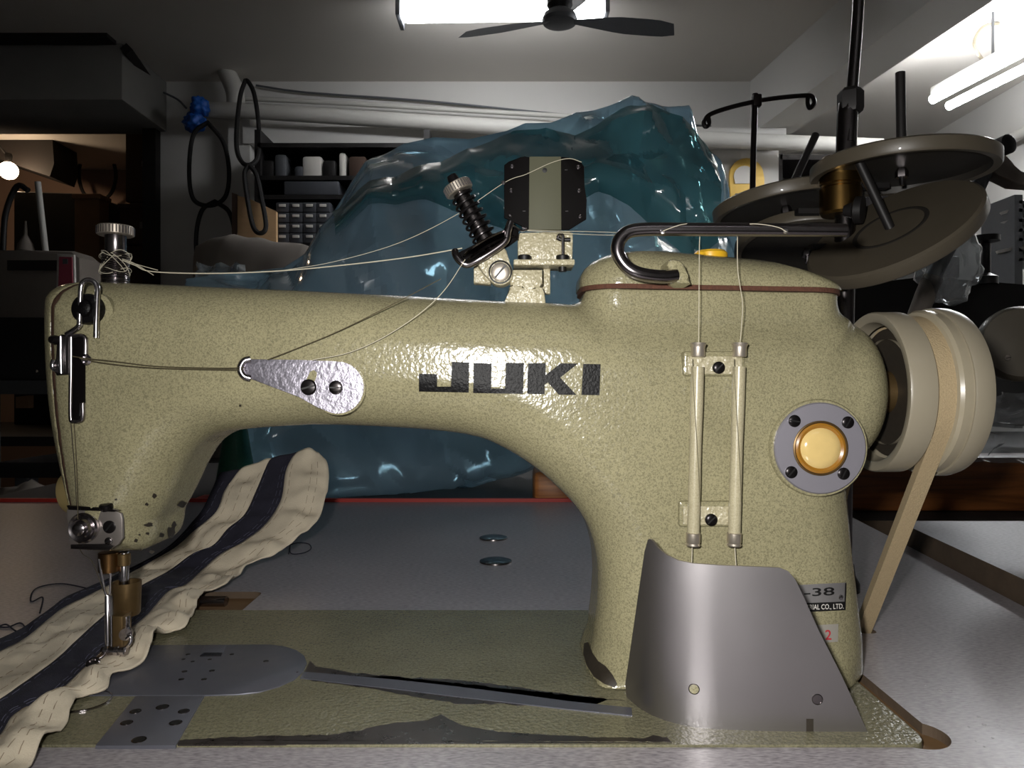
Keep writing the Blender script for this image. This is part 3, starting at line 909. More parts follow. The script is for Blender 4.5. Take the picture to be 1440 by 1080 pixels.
# ---- thread tubes on the column front -----------------------------------
def pads():
    for (x0, y0, x1, y1), sx, sy, an in (((961, 494, 1048, 529), 1010.5, 517, 45), ((955, 705, 1042, 741), 1000, 731, 45)):
        pl = rrect(x0, y0, x1, y1, 4, 4)
        pxprism('tube_pad', pl, .3790, .012, M['enamel'], arm, .0013)
        br = pxprism('tube_bracket', rrect(x0+6, y0+7, x1-4, y1-3, 1.5, 3), .3778, .003, M['enamel_cast'], sm, .0003)
        screw(V(sx, sy, .3772), .0031, M['screw_black'], br, ang=an, h=.0014)
    for (xt, xb, yt, yb) in ((982, 974.5, 482, 768), (1040.5, 1032, 482, 768)):
        a = V(xt, yt, .3742); b = V(xb, yb, .3742); d = (b-a); L = d.length
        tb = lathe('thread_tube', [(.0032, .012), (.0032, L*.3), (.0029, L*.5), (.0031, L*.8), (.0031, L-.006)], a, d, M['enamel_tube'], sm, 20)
        lathe('tube_cap', [(.0010, 0), (.0038, .0), (.0040, .0008), (.0036, .0016), (.0034, .0024), (.0035, .0065), (.0032, .007)], a, d, M['nickel'], tb, 24)
        lathe('tube_cap', [(.0032, -.0068), (.0036, -.0065), (.0036, -.002), (.0033, -.0015), (.0037, -.0006), (.0033, 0), (.001, 0)], b, d, M['nickel'], tb, 24)
        # seam that winds along the rolled tube
        u, v, ax = frame_of(d); pts = []
        for k in range(30):
            t = k/29; ang = math.radians(-100+70*t) ; 
            side = Vector((-math.cos(math.radians(20+115*t)), -math.sin(math.radians(20+115*t)), 0))
            pts.append(a+d*(.08+.7*t)+side*.00315)
        tube('tube_seam', pts, .00022, M['seam'], tb, 6, 1, spline=False)
pads()

# ---- nameplate and number label ------------------------------------------
def text_on(s, x, y, hpx, wpx, mat, parent, off=.0012, name='lettering', shear=0):
    cu = bpy.data.curves.new(name, 'FONT'); cu.body = s; cu.size = 1; cu.resolution_u = 3
    cu.offset = .012
    o = bpy.data.objects.new(name, cu); COL.objects.link(o)
    dg = bpy.context.evaluated_depsgraph_get(); me = bpy.data.meshes.new_from_object(o.evaluated_get(dg))
    bpy.data.objects.remove(o)
    co = np.array([v.co[:] for v in me.vertices]); lo = co.min(0); hi = co.max(0)
    for v in me.vertices:
        u = (v.co.x-lo[0])/(hi[0]-lo[0]); t = (v.co.y-lo[1])/(hi[1]-lo[1])
        v.co = hit(x+u*wpx, y-t*hpx+u*shear, off)[0]
    me.materials.clear(); me.materials.append(mat)
    return link(name, me, parent)
np_ = decal('nameplate', [[(1085, 824), (1188.5, 819), (1187, 857.5), (1085, 862)]], M['label_silver'], sm, .0005, 6)
decal('nameplate_band', [[(1085, 849), (1187.5, 845.5), (1187, 857.5), (1085, 862)], [(1186.5, 820), (1188.5, 819), (1187.5, 846), (1185.8, 846)]], M['black'], np_, .0008, 6)
text_on('-38', 1130, 838.5, 11.5, 42, M['black'], np_, .0008, shear=-2)
text_on('INDUSTRIAL CO., LTD.', 1112, 858.5, 8.5, 72, M['label_white'], np_, .0011, shear=-2)
lathe('rivet', [(.0014, 0), (.0012, .0006), (.0005, .0009), (0, .001)], hit(1181, 839.5, .0005)[0], hit(1181, 839.5)[1], M['chrome'], np_, 14)
nl = decal('number_label', [[(1120, 880), (1178, 877), (1177.5, 902), (1120, 906)]], M['label_grey'], sm, .0005, 6)
text_on('2', 1159.5, 899, 14, 8.5, M['label_red'], nl, .0008)
def front(pts):
    return min(hit(x, y)[0].y for x, y in pts)
# ---- teardrop thread guide on the arm ------------------------------------
def teardrop():
    c, n = hit(470, 545); D = c.y-.0035
    pl = [(338, 515), (342, 508), (352, 505)]+[(420, 506), (470, 508)]+arc(474.5, 545, 36.5, -80, 112, 22)+[(445, 572), (420, 558), (380, 543), (350, 532), (340, 526)]
    g = pxprism('thread_guide_plate', pl, D, .0013, M['steel_mottled'], sm, .0004)
    pxprism('guide_base', arc(476, 546, 38, 0, 352, 30), D+.0013, .006, M['enamel'], arm)
    tube('guide_nose', [V(352, 505, D-.0006), V(343, 508, D-.0016), V(338, 519, D-.002), V(343, 529, D-.0016), V(352, 532, D-.0006)], .0019, M['chrome'], g, 10, 6)
    sl = pxprism('guide_slot', [(432, 537), (431, 533), (436, 523), (441, 520), (446, 524), (445, 530), (442, 537)], D-.0002, .0008, M['enamel'], g)
    screw(V(434.5, 544.5, D), .0041, M['screw_black'], g, ang=15, h=.0022)
    screw(V(472.5, 545, D), .0036, M['gunmetal'], g, ang=0, h=.0012)
teardrop()

# ---- presser regulator on the head ---------------------------------------
def regulator():
    X0 = V(162.5, 0, .425).x; zt = V(0, 318, .425).z; zb = V(0, 400, .425).z
    o = Vector((X0, YC, zb)); h = zt-zb
    m = .425/F
    rg = lathe('presser_regulator', [(.0068, -.004), (.0068, h-.026), (.0056, h-.024), (.0056, h-.0056), (.006, h-.005)], o, (0, 0, 1), M['chrome_dark'], sm, 28)
    bm = bmesh.new()
    n = 220
    pts = [o+Vector((.0069*math.cos(k*.42), .0069*math.sin(k*.42), .0005+k*.000082)) for k in range(n)]
    btube(bm, pts, .00055, 5)
    frombm('screw_thread', bm, M['chrome_dark'], rg, angle=60)
    bm = bmesh.new(); blathe(bm, [(.0090, h-.0055), (.0097, h-.005), (.0097, h-.0006), (.009, h), (0, h)], o, (0, 0, 1), 48)
    k = frombm('knurled_head', bm, M['nickel'], rg)
    for i in range(36):
        a = i*math.pi/18
        box('knurl', o+Vector((.0097*math.cos(a), .0097*math.sin(a), h-.0028)), (.0005, .0005, .0042), M['chrome_dark'], k)
    return o, h
ro, rh = regulator()

# ---- chrome take-up hook, knob and slide guard on the head ---------------
def head_fittings():
    D = hit(142, 436)[0].y-.001
    base = lathe('stud_collar', [(.0105, -.004), (.0105, .0012), (.0095, .0020), (.004, .0022)], V(132, 440, D+.001), (0, -1, 0), M['enamel'], arm, 32)
    k = lathe('stud_knob', [(.0078, -.002), (.0080, .002), (.0074, .0042), (.0045, .0050), (.0040, .0066), (.0028, .0074), (.0, .0076)], V(127, 435.5, D-.001), (-.05, -1, .05), M['black_gloss'], sm, 28)
    tube('hook_wire', [V(135, 475, D-.0075), V(135.5, 450, D-.0075), V(136.5, 420, D-.0072), V(137, 405, D-.007), V(133, 397, D-.007), V(125, 393.5, D-.007), V(117, 397, D-.007), V(114, 406, D-.007), V(113, 425, D-.007), V(112, 450, D-.007), V(111, 458, D-.007), V(104, 464, D-.006), V(94, 470, D-.004)], .00135, M['chrome'], k, 10, 6)
    # slide guard
    D2 = front([(122, 480), (122, 530), (117, 590)])-.0015
    g = pxprism('slide_guard', [(97, 473), (103, 470), (118, 471), (122, 476), (122, 500), (118, 506), (118, 566), (117, 588), (109, 594), (101, 593), (98, 588)], D2, .002, M['black_plate'], sm, .0004)
    tube('guard_rim', [V(100, 474, D2-.0012), V(100, 520, D2-.0012), V(99.5, 585, D2-.0012), V(103, 592, D2-.0012), V(113, 591.5, D2-.0012), V(116.5, 586, D2-.0012), V(116.5, 567, D2-.0012)], .0011, M['chrome_dark'], g, 8, 5)
    tube('guard_lip', [V(100, 473, D2-.001), V(112, 472, D2-.001), V(119, 474, D2-.001), V(120.5, 480, D2-.001), V(120.5, 498, D2-.001)], .0011, M['chrome_dark'], g, 8, 5)
    pxprism('guard_clip', [(112, 567), (116, 566), (116.5, 581), (113, 585), (111, 585)], D2-.0014, .0012, M['chrome'], g, .0002)
    s = pxprism('guard_slide', [(80, 474), (86, 470), (98, 471), (98, 527), (79, 528), (75, 520), (75, 508), (80, 505)], D2+.0002, .003, M['gunmetal'], sm, .0005)
    tube('slide_rod', [V(85.5, 473, D2-.0008), V(85.5, 500, D2-.0008), V(86, 525, D2-.0008)], .0012, M['chrome'], s, 8, 3)
    lathe('slide_pin', [(.0022, 0), (.0024, .002), (.0018, .004)], V(81, 478, D2), (-.3, -1, 0), M['screw_black'], s, 14)
    tube('slide_hook', [V(76, 506, D2), V(74, 512, D2), V(75, 518, D2), V(80, 520, D2)], .0013, M['chrome'], s, 8, 4)
    e = lathe('guard_eyelet', [(.0024, -.001), (.0028, .0008), (.0018, .0018), (.0012, .001)], V(122, 506, D2-.0005), (0, -1, 0), M['chrome'], g, 18)
head_fittings()

# seam of the inset on the head
pts = [hit(x, y, .0001)[0] for x, y in ((100, 594), (102, 620), (106, 670), (108, 711))]
tube('casting_seam', pts, .00025, M['chip'], arm, 5, 4)

# ---- tension plate at the lower left of the head --------------------------
def corner_plate():
    D = front([(170, 720), (170, 745), (165, 765), (120, 740), (150, 770)])-.001
    g = pxprism('corner_plate', [(93, 718), (96, 714), (160, 717), (170, 722), (172, 730), (172.5, 757), (166, 766), (155, 772), (100, 771), (97, 765)], D, .0016, M['satin'], sm, .0005)
    pxprism('plate_rim', [(93, 711), (150, 714), (168, 718), (160, 720), (96, 717)], D-.0012, .002, M['gunmetal'], g, .0003)
    pxprism('plate_rim', [(99, 766), (150, 765), (160, 768), (152, 775), (99, 772)], D-.0012, .002, M['gunmetal'], g, .0003)
    c = V(119, 742, D)
    lathe('tension_stud', [(.0078, 0), (.0078, .0016), (.0070, .0026), (.0058, .0020), (.0052, .0030), (.0046, .0044), (.0036, .0040), (.0032, .0055), (.0018, .0064), (0, .0066)], c, (-.05, -1, .02), M['chrome_dark'], g, 36)
    screw(V(154, 741, D), .0033, M['screw_black'], g, ang=50, h=.0008)
    screw(V(153, 761, D), .0020, M['gunmetal'], g, ang=20, h=.0010)
    o = lathe('edge_screw', [(.0032, 0), (.0034, .0008), (.0034, .0024), (.0026, .0032), (0, .0033)], V(150, 716, D+.001), (0, -.3, 1), M['screw_black'], g, 18)
corner_plate()
# ivory button on the face plate
lathe('face_button', [(.0125, -.006), (.0125, .003), (.0115, .0065), (.008, .009), (0, .0105)], Vector((-.2415, .418, V(0, 693, .412).z)), (-1, .05, -.2), M['ivory_button'], face_plate, 28)

# ---- needle bar, presser bar and foot -------------------------------------
def needle():
    D = .432
    def rod(name, x, y0, y1, r, m_, parent=sm, D_=D):
        a = V(x, y0, D_); b = V(x, y1, D_)
        return lathe(name, [(r*.9, 0), (r, .0004), (r, (b-a).length-.0004), (r*.9, (b-a).length)], a, b-a, M[m_], parent, 20)
    nb = rod('needle_bar_bushing', 153, 776, 804, .0057, 'copper_brass')
    rod('bushing_ring', 153, 800, 806, .0045, 'chip', nb)
    pb = rod('presser_bar', 174.5, 776, 872, .0027, 'chrome', sm, .434)
    rod('bar_collar', 174, 778, 795, .0038, 'brass_dark', pb, .434)
    cup = lathe('brass_cup', [(.0068, 0), (.0074, .001), (.0080, .018), (.0080, .0192), (.0072, .0190), (.0066, .006), (.004, .004)], V(178, 864, .434), (0, 0, 1), M['brass_dark'], sm, 36)
    tf = tube('needle_thread_guide', [V(139, 786, .424), V(143, 812, .424), V(148, 832, .424), V(151, 838, .424), V(155, 832, .424), V(155, 806, .424)], .0007, M['chrome'], sm, 8, 5)
    tube('needle', [V(151.5, 838, .424), V(151.5, 870, .421), V(152, 914, .418)], .0016, M['chrome'], sm, 10, 3)
    tube('guide_rod', [V(156.5, 838, .424), V(157, 912, .412)], .0009, M['chrome_dark'], tf, 8, 3)
    ft = pxprism('foot_shank', [(157, 866), (173, 866), (173, 914), (157, 914)], .409, .009, M['brass_dark'], sm, .0008)
    rod('shank_screw', 177, 866, 890, .0022, 'chrome_dark', ft, .414)
    lathe('shank_screw', [(.0034, 0), (.0034, .003), (0, .0032)], V(178, 890, .411), (.3, -1, 0), M['chrome_dark'], ft, 16)
    pf = lathe('presser_foot', [(.002, 0), (.0022, .0005), (.0022, .0135), (.002, .014)], V(143, 915.5, .408), (1, 0, 0), M['chrome_dark'], sm, 16)
    for x in (150, 165, 174):
        lathe('foot_ring', [(.0026, -.0012), (.0029, -.001), (.0029, .001), (.0026, .0012)], V(x, 915.5, .408), (1, 0, 0), M['chrome'], pf, 18)
    tube('foot_wire', [V(175, 912, .408), V(180, 908, .406), V(184, 901, .406), V(183, 895, .406), V(178, 899, .406)], .0010, M['chrome'], pf, 8, 5)
    tube('foot_toe', [V(146, 917, .408), V(139, 926, .400), V(128, 932, .395)], .0018, M['chrome_dark'], pf, 8, 4)
    lathe('toe_ring', [(.0030, -.0008), (.0036, 0), (.0030, .0008), (.0018, .0009), (.0014, 0)], V(130.5, 931.5, .393), (0, -.4, 1), M['chrome_dark'], pf, 20)
needle()

# ---- top tension assembly --------------------------------------------------
def tension_top():
    D = .418
    # foot cast on the arm
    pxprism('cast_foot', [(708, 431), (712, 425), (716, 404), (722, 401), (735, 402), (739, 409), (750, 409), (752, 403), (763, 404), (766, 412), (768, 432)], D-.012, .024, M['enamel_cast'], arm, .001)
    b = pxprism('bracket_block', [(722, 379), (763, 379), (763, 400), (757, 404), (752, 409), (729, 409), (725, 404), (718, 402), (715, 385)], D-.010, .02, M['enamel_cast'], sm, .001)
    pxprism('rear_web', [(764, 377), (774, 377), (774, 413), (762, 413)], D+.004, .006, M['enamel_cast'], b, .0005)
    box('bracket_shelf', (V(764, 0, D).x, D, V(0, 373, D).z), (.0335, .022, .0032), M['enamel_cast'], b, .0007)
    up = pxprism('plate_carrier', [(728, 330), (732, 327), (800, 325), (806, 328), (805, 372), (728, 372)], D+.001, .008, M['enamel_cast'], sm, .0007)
    for x in (737.5, 791):
        lathe('cap_screw', [(.0036, 0), (.0036, .0042), (.0032, .0047), (.0018, .0047), (.0018, .003), (0, .003)], V(x, 371, D-.006), (0, 0, 1), M['black'], b, 20)
    lathe('screw_end', [(.0022, 0), (.0022, .003), (0, .0032)], V(791, 382, D-.004), (0, 0, 1), M['black'], b, 12)
    tube('carrier_slot', [V(783, 334, D), V(790, 337, D), V(802, 337, D)], .0012, M['black'], up, 8, 3)
    tube('carrier_pin', [V(784, 334, D-.002), V(787, 330, D-.003), V(791, 331, D-.004), V(791.5, 340, D-.004), V(791.5, 366, D-.004)], .0009, M['chrome'], up, 8, 5)
    # black guide plate with the green middle
    D3 = .416
    pl = [(709, 232), (715, 227), (732, 221), (738, 219.5), (746, 222), (788, 222), (793, 220.5), (800, 221), (818, 229), (821.5, 234), (822, 262), (825, 282), (824.5, 308), (800, 323), (742, 322), (709, 306)]
    gp = pxprism('guide_plate', pl, D3, .0016, M['black_plate'], sm, .0004)
    pxprism('green_stripe', [(744.5, 220), (789, 220), (789.5, 323), (743.5, 323)], D3-.0004, .0024, M['plate_green'], gp, .0002)
    lathe('stripe_hole', [(.0014, 0), (.0014, .0003), (0, .0004)], V(766, 239.5, D3-.0003), (0, -1, 0), M['black'], gp, 14)
    for x, y in ((720, 234), (718.5, 268), (717, 303), (813, 235), (814, 268), (815.5, 304), (708, 257)):
        lathe('eyelet', [(.0009, 0), (.0012, .0005), (.0008, .0008), (.0003, .0004)], V(x, y, D3-.0002), (0, -1, 0), M['chrome'], gp, 12)
    for x, y in ((737, 297), (797, 297), (796, 239)):
        box('slit', V(x, y, D3-.0001), (.0016, .0004, .0004), M['chrome'], gp)
    # tension arm
    arm_pl = [(668, 364), (700, 347), (706, 345), (712, 352), (716, 366), (721, 380), (721, 390)]+arc(704, 383, 18.5, 30, 150, 10)+[(680, 384), (672, 374)]
    ta = pxprism('tension_arm', arm_pl, D-.014, .010, M['enamel_cast'], sm, .001)
    pxprism('arm_tail', [(666, 366), (676, 366), (690, 392), (690, 400), (666, 398)], D-.005, .008, M['enamel_cast'], ta, .0006)
    screw(V(703.5, 382.5, D-.0145), .0051, M['nickel'], ta, ang=50, h=.0014)
    lathe('screw_seat', [(.0064, -.001), (.0064, .0004), (.0056, .0006), (.0054, -.001)], V(703.5, 382.5, D-.0142), (0, -1, 0), M['black'], ta, 28, False)
    # slanted post with knurled nut, spring and discs
    Dp = D-.010
    a = V(691, 352, Dp); e = V(634.5, 247, Dp); ax = (e-a).normalized(); L = (e-a).length
    post = lathe('tension_post', [(.0031, -.004), (.0031, L-.002), (.0026, L)], a, ax, M['screw_black'], sm, 20)
    lathe('tension_nut', [(.0072, L-.0105), (.0078, L-.0100), (.0078, L-.0055), (.0072, L-.0050), (.004, L-.005)], a, ax, M['nickel'], post, 32)
    u, v, _ = frame_of(ax)
    for i in range(30):
        an = i*math.pi/15
        q = a+ax*(L-.0078)+(u*math.cos(an)+v*math.sin(an))*.0078
        box('knurl', q, (.0005, .0005, .0042), M['chrome_dark'], post, 0, Matrix((u, v, ax)).transposed())
    pts = []
    t0, t1 = .0055, L-.011; turns = 7.5
    for k in range(int(turns*18)+1):
        s = k/(turns*18); an = s*turns*2*math.pi
        pts.append(a+ax*(t0+(t1-t0)*s)+(u*math.cos(an)+v*math.sin(an))*(.0066-.0006*s))
    tube('tension_spring', pts, .00075, M['screw_black'], post, 7, 1, spline=False)
    lathe('spring_core', [(.0050, .004), (.0046, .012), (.0044, L-.011)], a, ax, M['gunmetal'], post, 20)
    lathe('tension_disc', [(.006, .0036), (.0148, .0046), (.0156, .0040), (.0150, .0034), (.006, .0022)], a, ax, M['gunmetal'], post, 40)
    lathe('tension_disc', [(.006, .0014), (.0148, .0002), (.0156, -.0002), (.0150, .0010), (.006, .0024)], a, ax, M['gunmetal'], post, 40)
    R = Matrix((u, v, ax)).transposed()
    q0 = a-ax*.0022
    hl = Vector((ax.z, 0, -ax.x)).normalized()      # along the disc, towards the lower left
    if hl.x > 0: hl = -hl
    bm = bmesh.new()
    btube(bm, catmull([V(640, 353, Dp-.006), V(641, 359, Dp-.008), V(648, 368, Dp-.009), V(658, 372, Dp-.009), V(675, 364, Dp-.010), V(700, 348, Dp-.010), V(711, 338, Dp-.010), V(714, 324, Dp-.010), V(718, 312, Dp-.009)], 6), .0020, 10)
    frombm('guide_lever', bm, M['chrome_dark'], sm, angle=50)
    pxprism('lever_plate', [(642, 356), (655, 350), (712, 322), (724, 314), (730, 322), (728, 336), (716, 345), (676, 366), (656, 373), (648, 370)], Dp+.001, .003, M['black_plate'], post, .0004)
    tube('lever_wire', [V(716, 315, Dp-.008), V(722, 318, Dp-.006), V(733, 324, Dp-.004), V(740, 322, Dp-.003), V(734, 319, Dp-.004)], .0006, M['chrome'], post, 6, 5)
tension_top()
# ================================================================== drive belt
def drive_belt():
    X0 = .2233; R = .0405; C = Vector((X0, YC, .1505))
    low = Vector((X0, .632, -.20)); r2 = .022
    loop = []
    # tangent from the small motor pulley below to the wheel
    dv = Vector((C.y-low.y, C.z-low.z, 0)); L = dv.length; base = math.atan2(dv.y, dv.x); off = math.acos((R-r2)/L)
    aF = base+math.pi+off ; aB = base+math.pi-off
    n = 40
    # choose the front side (smaller y) first
    def pw(a): return Vector((X0, C.y+R*math.cos(a), C.z+R*math.sin(a)))
    def pl(a): return Vector((X0, low.y+r2*math.cos(a), low.z+r2*math.sin(a)))
    A, B = (aF, aB) if pw(aF).y < pw(aB).y else (aB, aF)
    # sweep over the top of the wheel from front to back
    a = A; b = B
    while b > a: b -= 2*math.pi
    if pw((a+b)/2).z < C.z:
        b += 2*math.pi
    loop += [pw(a+(b-a)*k/n) for k in range(n+1)]
    c0 = b; c1 = a
    s, e = pl(c0), pl(c1)
    loop += [loop[-1].lerp(s, k/10) for k in range(1, 10)]
    while c1 < c0: c1 += 2*math.pi
    if pl((c0+c1)/2).z > low.z: c1 -= 2*math.pi
    loop += [pl(c0+(c1-c0)*k/16) for k in range(17)]
    loop += [loop[-1].lerp(loop[0], k/10) for k in range(1, 10)]
    # V section
    sec = [(-.0047, .0025), (.0047, .0025), (.0034, -.0040), (-.0034, -.0040)]
    cen = sum(loop, Vector())/len(loop)
    bm = bmesh.new(); rings = []
    m = len(loop)
    for i in range(m):
        t = (loop[(i+1) % m]-loop[i-1]).normalized()
        nrm = Vector((0, t.z, -t.y))
        if nrm.dot(loop[i]-cen) < 0: nrm = -nrm
        rings.append([bm.verts.new(loop[i]+Vector((x, 0, 0))+nrm*y) for x, y in sec])
    for i in range(m):
        P, Q = rings[i], rings[(i+1) % m]
        for k in range(4): bm.faces.new((P[k], P[(k+1) % 4], Q[(k+1) % 4], Q[k]))
    o = frombm('drive_belt', bm, M['belt'], None, angle=40)
    tag(o, 'tan V-belt running from the hand wheel down through the table', 'belt')
drive_belt()

# ================================================================== striped cloth
def cloth():
    t = thing('striped_cloth', 'cream and navy striped cotton strip under the presser foot', 'cloth', tuple(onz(150, 960, ZT)))
    R4 = [(-40, 1150), (37, 1074), (63, 1043), (89, 1015), (102, 991), (113, 975), (148, 963), (156, 945), (181, 936), (207, 921), (222, 896), (238, 884), (262, 878), (274, 858), (288, 834), (320, 824), (342, 804), (388, 787), (410, 764), (445, 735), (460, 690), (461, 655), (448, 637)]
    R3 = [(-130, 1150), (-45, 1075), (0, 1035), (22, 1004), (74, 980), (98, 960), (124, 935), (152, 911), (181, 887), (207, 865), (237, 832), (262, 822), (307, 782), (342, 762), (373, 738), (395, 704), (402, 664), (411, 644), (418, 636)]
    R2 = [(-150, 1105), (-60, 1025), (0, 984), (22, 969), (74, 932), (111, 898), (148, 865), (193, 828), (236, 804), (271, 779), (300, 767), (320, 744), (344, 724), (360, 691), (376, 653), (382, 645)]
    R1 = [(-180, 1050), (-80, 962), (0, 917), (37, 897), (85, 858), (122, 839), (160, 820), (200, 797), (244, 772), (273, 747), (304, 720), (316, 691), (331, 669), (338, 660)]
    R0 = [(-190, 1010), (-90, 935), (0, 899), (37, 880), (74, 854), (95, 839), (125, 826), (165, 808), (233, 771), (273, 731), (289, 709), (307, 669), (312, 664)]
    N = 150
    def lift(p):
        x, y = p
        if y >= 800:
            z = .0045+.004*min(1, max(0, (860-y)/60)) if y < 860 else .0045
            return onz(x, y, z)
        D0 = (CZ-.0085)*F/260
        D = D0+(800-y)*.0006
        return V(x, y, D)
    def rail(R):
        P = catmull([Vector((x, y, 0)) for x, y in R], 14)
        W = [lift((p.x, p.y)) for p in P]
        s = [0]
        for a, b in zip(W, W[1:]): s.append(s[-1]+(b-a).length)
        s = np.array(s)/s[-1]; W = np.array([w_[:] for w_ in W])
        u = np.linspace(0, 1, N)
        return np.stack([np.interp(u, s, W[:, k]) for k in range(3)], 1)
    rails = [rail(R) for R in (R0, R1, R2, R3, R4)]
    mats = ['navy_cloth', 'cream_cloth', 'navy_cloth', 'cream_cloth']
    names = ['navy_band', 'cream_band', 'navy_band', 'cream_ruffle']
    u = np.linspace(0, 1, N)
    amps = [.0014, .0030, .0016, .0046]
    for b in range(4):
        A, B = rails[b], rails[b+1]; K = 13
        grid = np.zeros((N, K, 3))
        for j in range(K):
            v = j/(K-1)
            g = A*(1-v)+B*v
            for i in range(N):
                edge = math.sin(math.pi*v)**.7 if b < 3 else min(1, v*1.6)
                nz_ = mnoise.noise(Vector((g[i, 0]*42+b*7, g[i, 1]*42, v*1.2)))*1.3+.6*mnoise.noise(Vector((g[i, 0]*110, g[i, 1]*110, b*3.1)))
                puck = math.sin(u[i]*70+4.5*mnoise.noise(Vector((u[i]*14, b, 0)))+v*1.4)
                h = amps[b]*edge*(nz_*1.1+.38*puck)
                if b == 3: h += .0018*math.sin(math.pi*min(1, v*1.1))
                g[i, 2] += max(h, -.003)
                g[i, 1] -= h*.35
            grid[:, j] = g
        if b == 3:   # the ruffle turns up beside the foot
            for i in range(N):
                for j in range(K):
                    v = j/(K-1); dx = grid[i, j, 0]+.205; dy = grid[i, j, 1]-.428
                    grid[i, j, 2] += .003*math.exp(-(dx*dx+dy*dy)/.00035)*v
        verts = grid.reshape(-1, 3)
        verts[:, 2] = np.maximum(verts[:, 2], .0022)
        faces = [(i*K+j, (i+1)*K+j, (i+1)*K+j+1, i*K+j+1) for i in range(N-1) for j in range(K-1)]
        o = mk(names[b], verts, faces, M[mats[b]], t)
        md = o.modifiers.new('thickness', 'SOLIDIFY'); md.thickness = .0011; md.offset = 0
        for v in ({0: (.5,), 1: (.2, .55, .85), 2: (.12, .78, .9), 3: (.12, .6, .75)}[b]):
            j = v*(K-1); j0 = int(j); f = j-j0
            line = grid[:, j0]*(1-f)+grid[:, min(K-1, j0+1)]*f
            # running stitches: short dashes
            bm = bmesh.new()
            for i in range(4, N-6, 3):
                btube(bm, [Vector(line[i])+Vector((0, -.0004, .0009)), Vector(line[i+1])+Vector((0, -.0005, .0010)), Vector(line[i+2])+Vector((0, -.0004, .0007))], .00018, 4)
            frombm('stitching', bm, M['stitch_brown' if b % 2 else 'stitch_pale'], o)
    return t
cloth()

# ================================================================== threads
def thr(pts, label, mat='thread', r=.00017, group=None, name='sewing_thread'):
    o = tube(name, pts, r, M[mat], None, 6, 8)
    return tag(o, label, 'thread', group)
thr([V(172, 366, .418), V(190, 373, .418), V(215, 382, .418), V(300, 384.5, .418), V(400, 380.5, .418), V(500, 371, .417), V(580, 361, .416), V(650, 349, .411)], 'pale double thread stretched from the regulator screw to the tension discs', r=.00034)
thr([V(400, 380, .4215), V(470, 368, .422), V(560, 342, .422), V(640, 303, .42), V(709, 257, .4155), V(740, 245, .4145), V(775, 229, .4145), V(800, 223, .4145), V(818, 228, .415)], 'fine pale thread rising to the black eyelet plate')
thr([V(654, 365, 0.3905), V(625, 408, 0.3845), V(590, 441, 0.3795), V(540, 474, 0.3785), V(490, 496, 0.3780), V(440, 506, 0.3773)], 'thread hanging from the tension lever to the teardrop guide', r=.0002)
thr([V(620, 392, 0.3885), V(560, 424, 0.3805), V(480, 464, 0.3790), V(420, 489, 0.3785), V(376, 506, 0.3773)], 'slack olive thread crossing the arm above the teardrop guide', 'thread_olive', r=.00026)
thr([V(345, 517, 0.3760), V(300, 517.5, 0.3775), V(220, 515, 0.3785), V(160, 508, 0.3765), V(122, 504, 0.3745), V(101, 501, 0.3745)], 'upper olive thread from the teardrop guide to the slide guard', 'thread_olive', r=.00026)
thr([V(345, 520, 0.3760), V(290, 519.5, 0.3770), V(210, 517, 0.3770), V(150, 511, 0.3755), V(112, 504, 0.3730)], 'lower olive thread from the teardrop guide to the slide guard', 'thread_olive', r=.00026)
for dy, lab in ((0, 'upper'), (4, 'lower')):
    thr([V(735, 323+dy*.3, .410), V(780, 325+dy*.5, .412), V(820, 325.5+dy, .40), V(868, 327+dy, .376)], lab+' pale thread between the plate carrier and the bent rail')
thr([V(932, 325, .3675), V(945, 320, .3675), V(960, 315.5, .3685), V(975, 315, .372), V(985, 320, .376), V(983.5, 345, .376), V(983, 420, .375), V(982.5, 484, 0.3742)], 'thread dropping from the bent rail into the first thread tube', r=.0002)
thr([V(1045, 319, .374), V(1055, 315, .3695), V(1075, 316, .3675), V(1095, 320, .3672), V(1106, 326, .3675)], 'thread arched over the bent rail beside its end', r=.0002)
thr([V(1037, 330, .376), V(1037.5, 380, .376), V(1044, 425, .374), V(1043, 455, .3745), V(1040.5, 484, 0.3742)], 'kinked thread dropping from the bent rail into the second thread tube', r=.0002)
thr([V(973.5, 766, 0.3742), V(972.5, 795, .3738)], 'short thread end below the first thread tube', r=.00025)
thr([V(1033, 766, 0.3742), V(1035, 797, .3738)], 'short thread end below the second thread tube', r=.00025)
# tangle round the regulator screw
pts = []
for k in range(70):
    a = k*.62; rr_ = .0076+.0009*math.sin(k*1.7)
    pts.append(ro+Vector((rr_*math.cos(a), rr_*math.sin(a), .012+.006*math.sin(k*.37)+.003*math.sin(k*1.1))))
thr(pts, 'white thread wound in a tangle round the regulator screw', r=.00018)
for e, lab in (((216, 387), 'upper frayed thread end beside the regulator screw'), ((222, 380), 'lower frayed thread end beside the regulator screw')):
    thr([V(172, 364, .417), V(190, 371, .417), V(*e, .416)], lab, r=.0002)
thr([V(104, 594, 0.3815), V(107, 640, 0.3818), V(109, 700, 0.3815), V(112, 770, 0.3845), V(130, 790, .41), V(146, 832, .4225)], 'thread running down the head to the needle', 'thread_olive', r=.0002)
def lie(l, z=.0008): return [onz(x, y, z+ZT) for x, y in l]
thr(lie([(406, 779), (408, 766), (409, 778), (425, 778), (437, 772), (434, 765), (420, 763), (408, 766)]), 'short black thread curl on the table beside the cloth', 'thread_navy', r=.0005)
thr(lie([(56, 862), (60, 840), (44, 846), (46, 832), (60, 824), (90, 821), (130, 829), (142, 830)]), 'dark thread loop on the table beside the navy band', 'thread_navy', r=.0005)
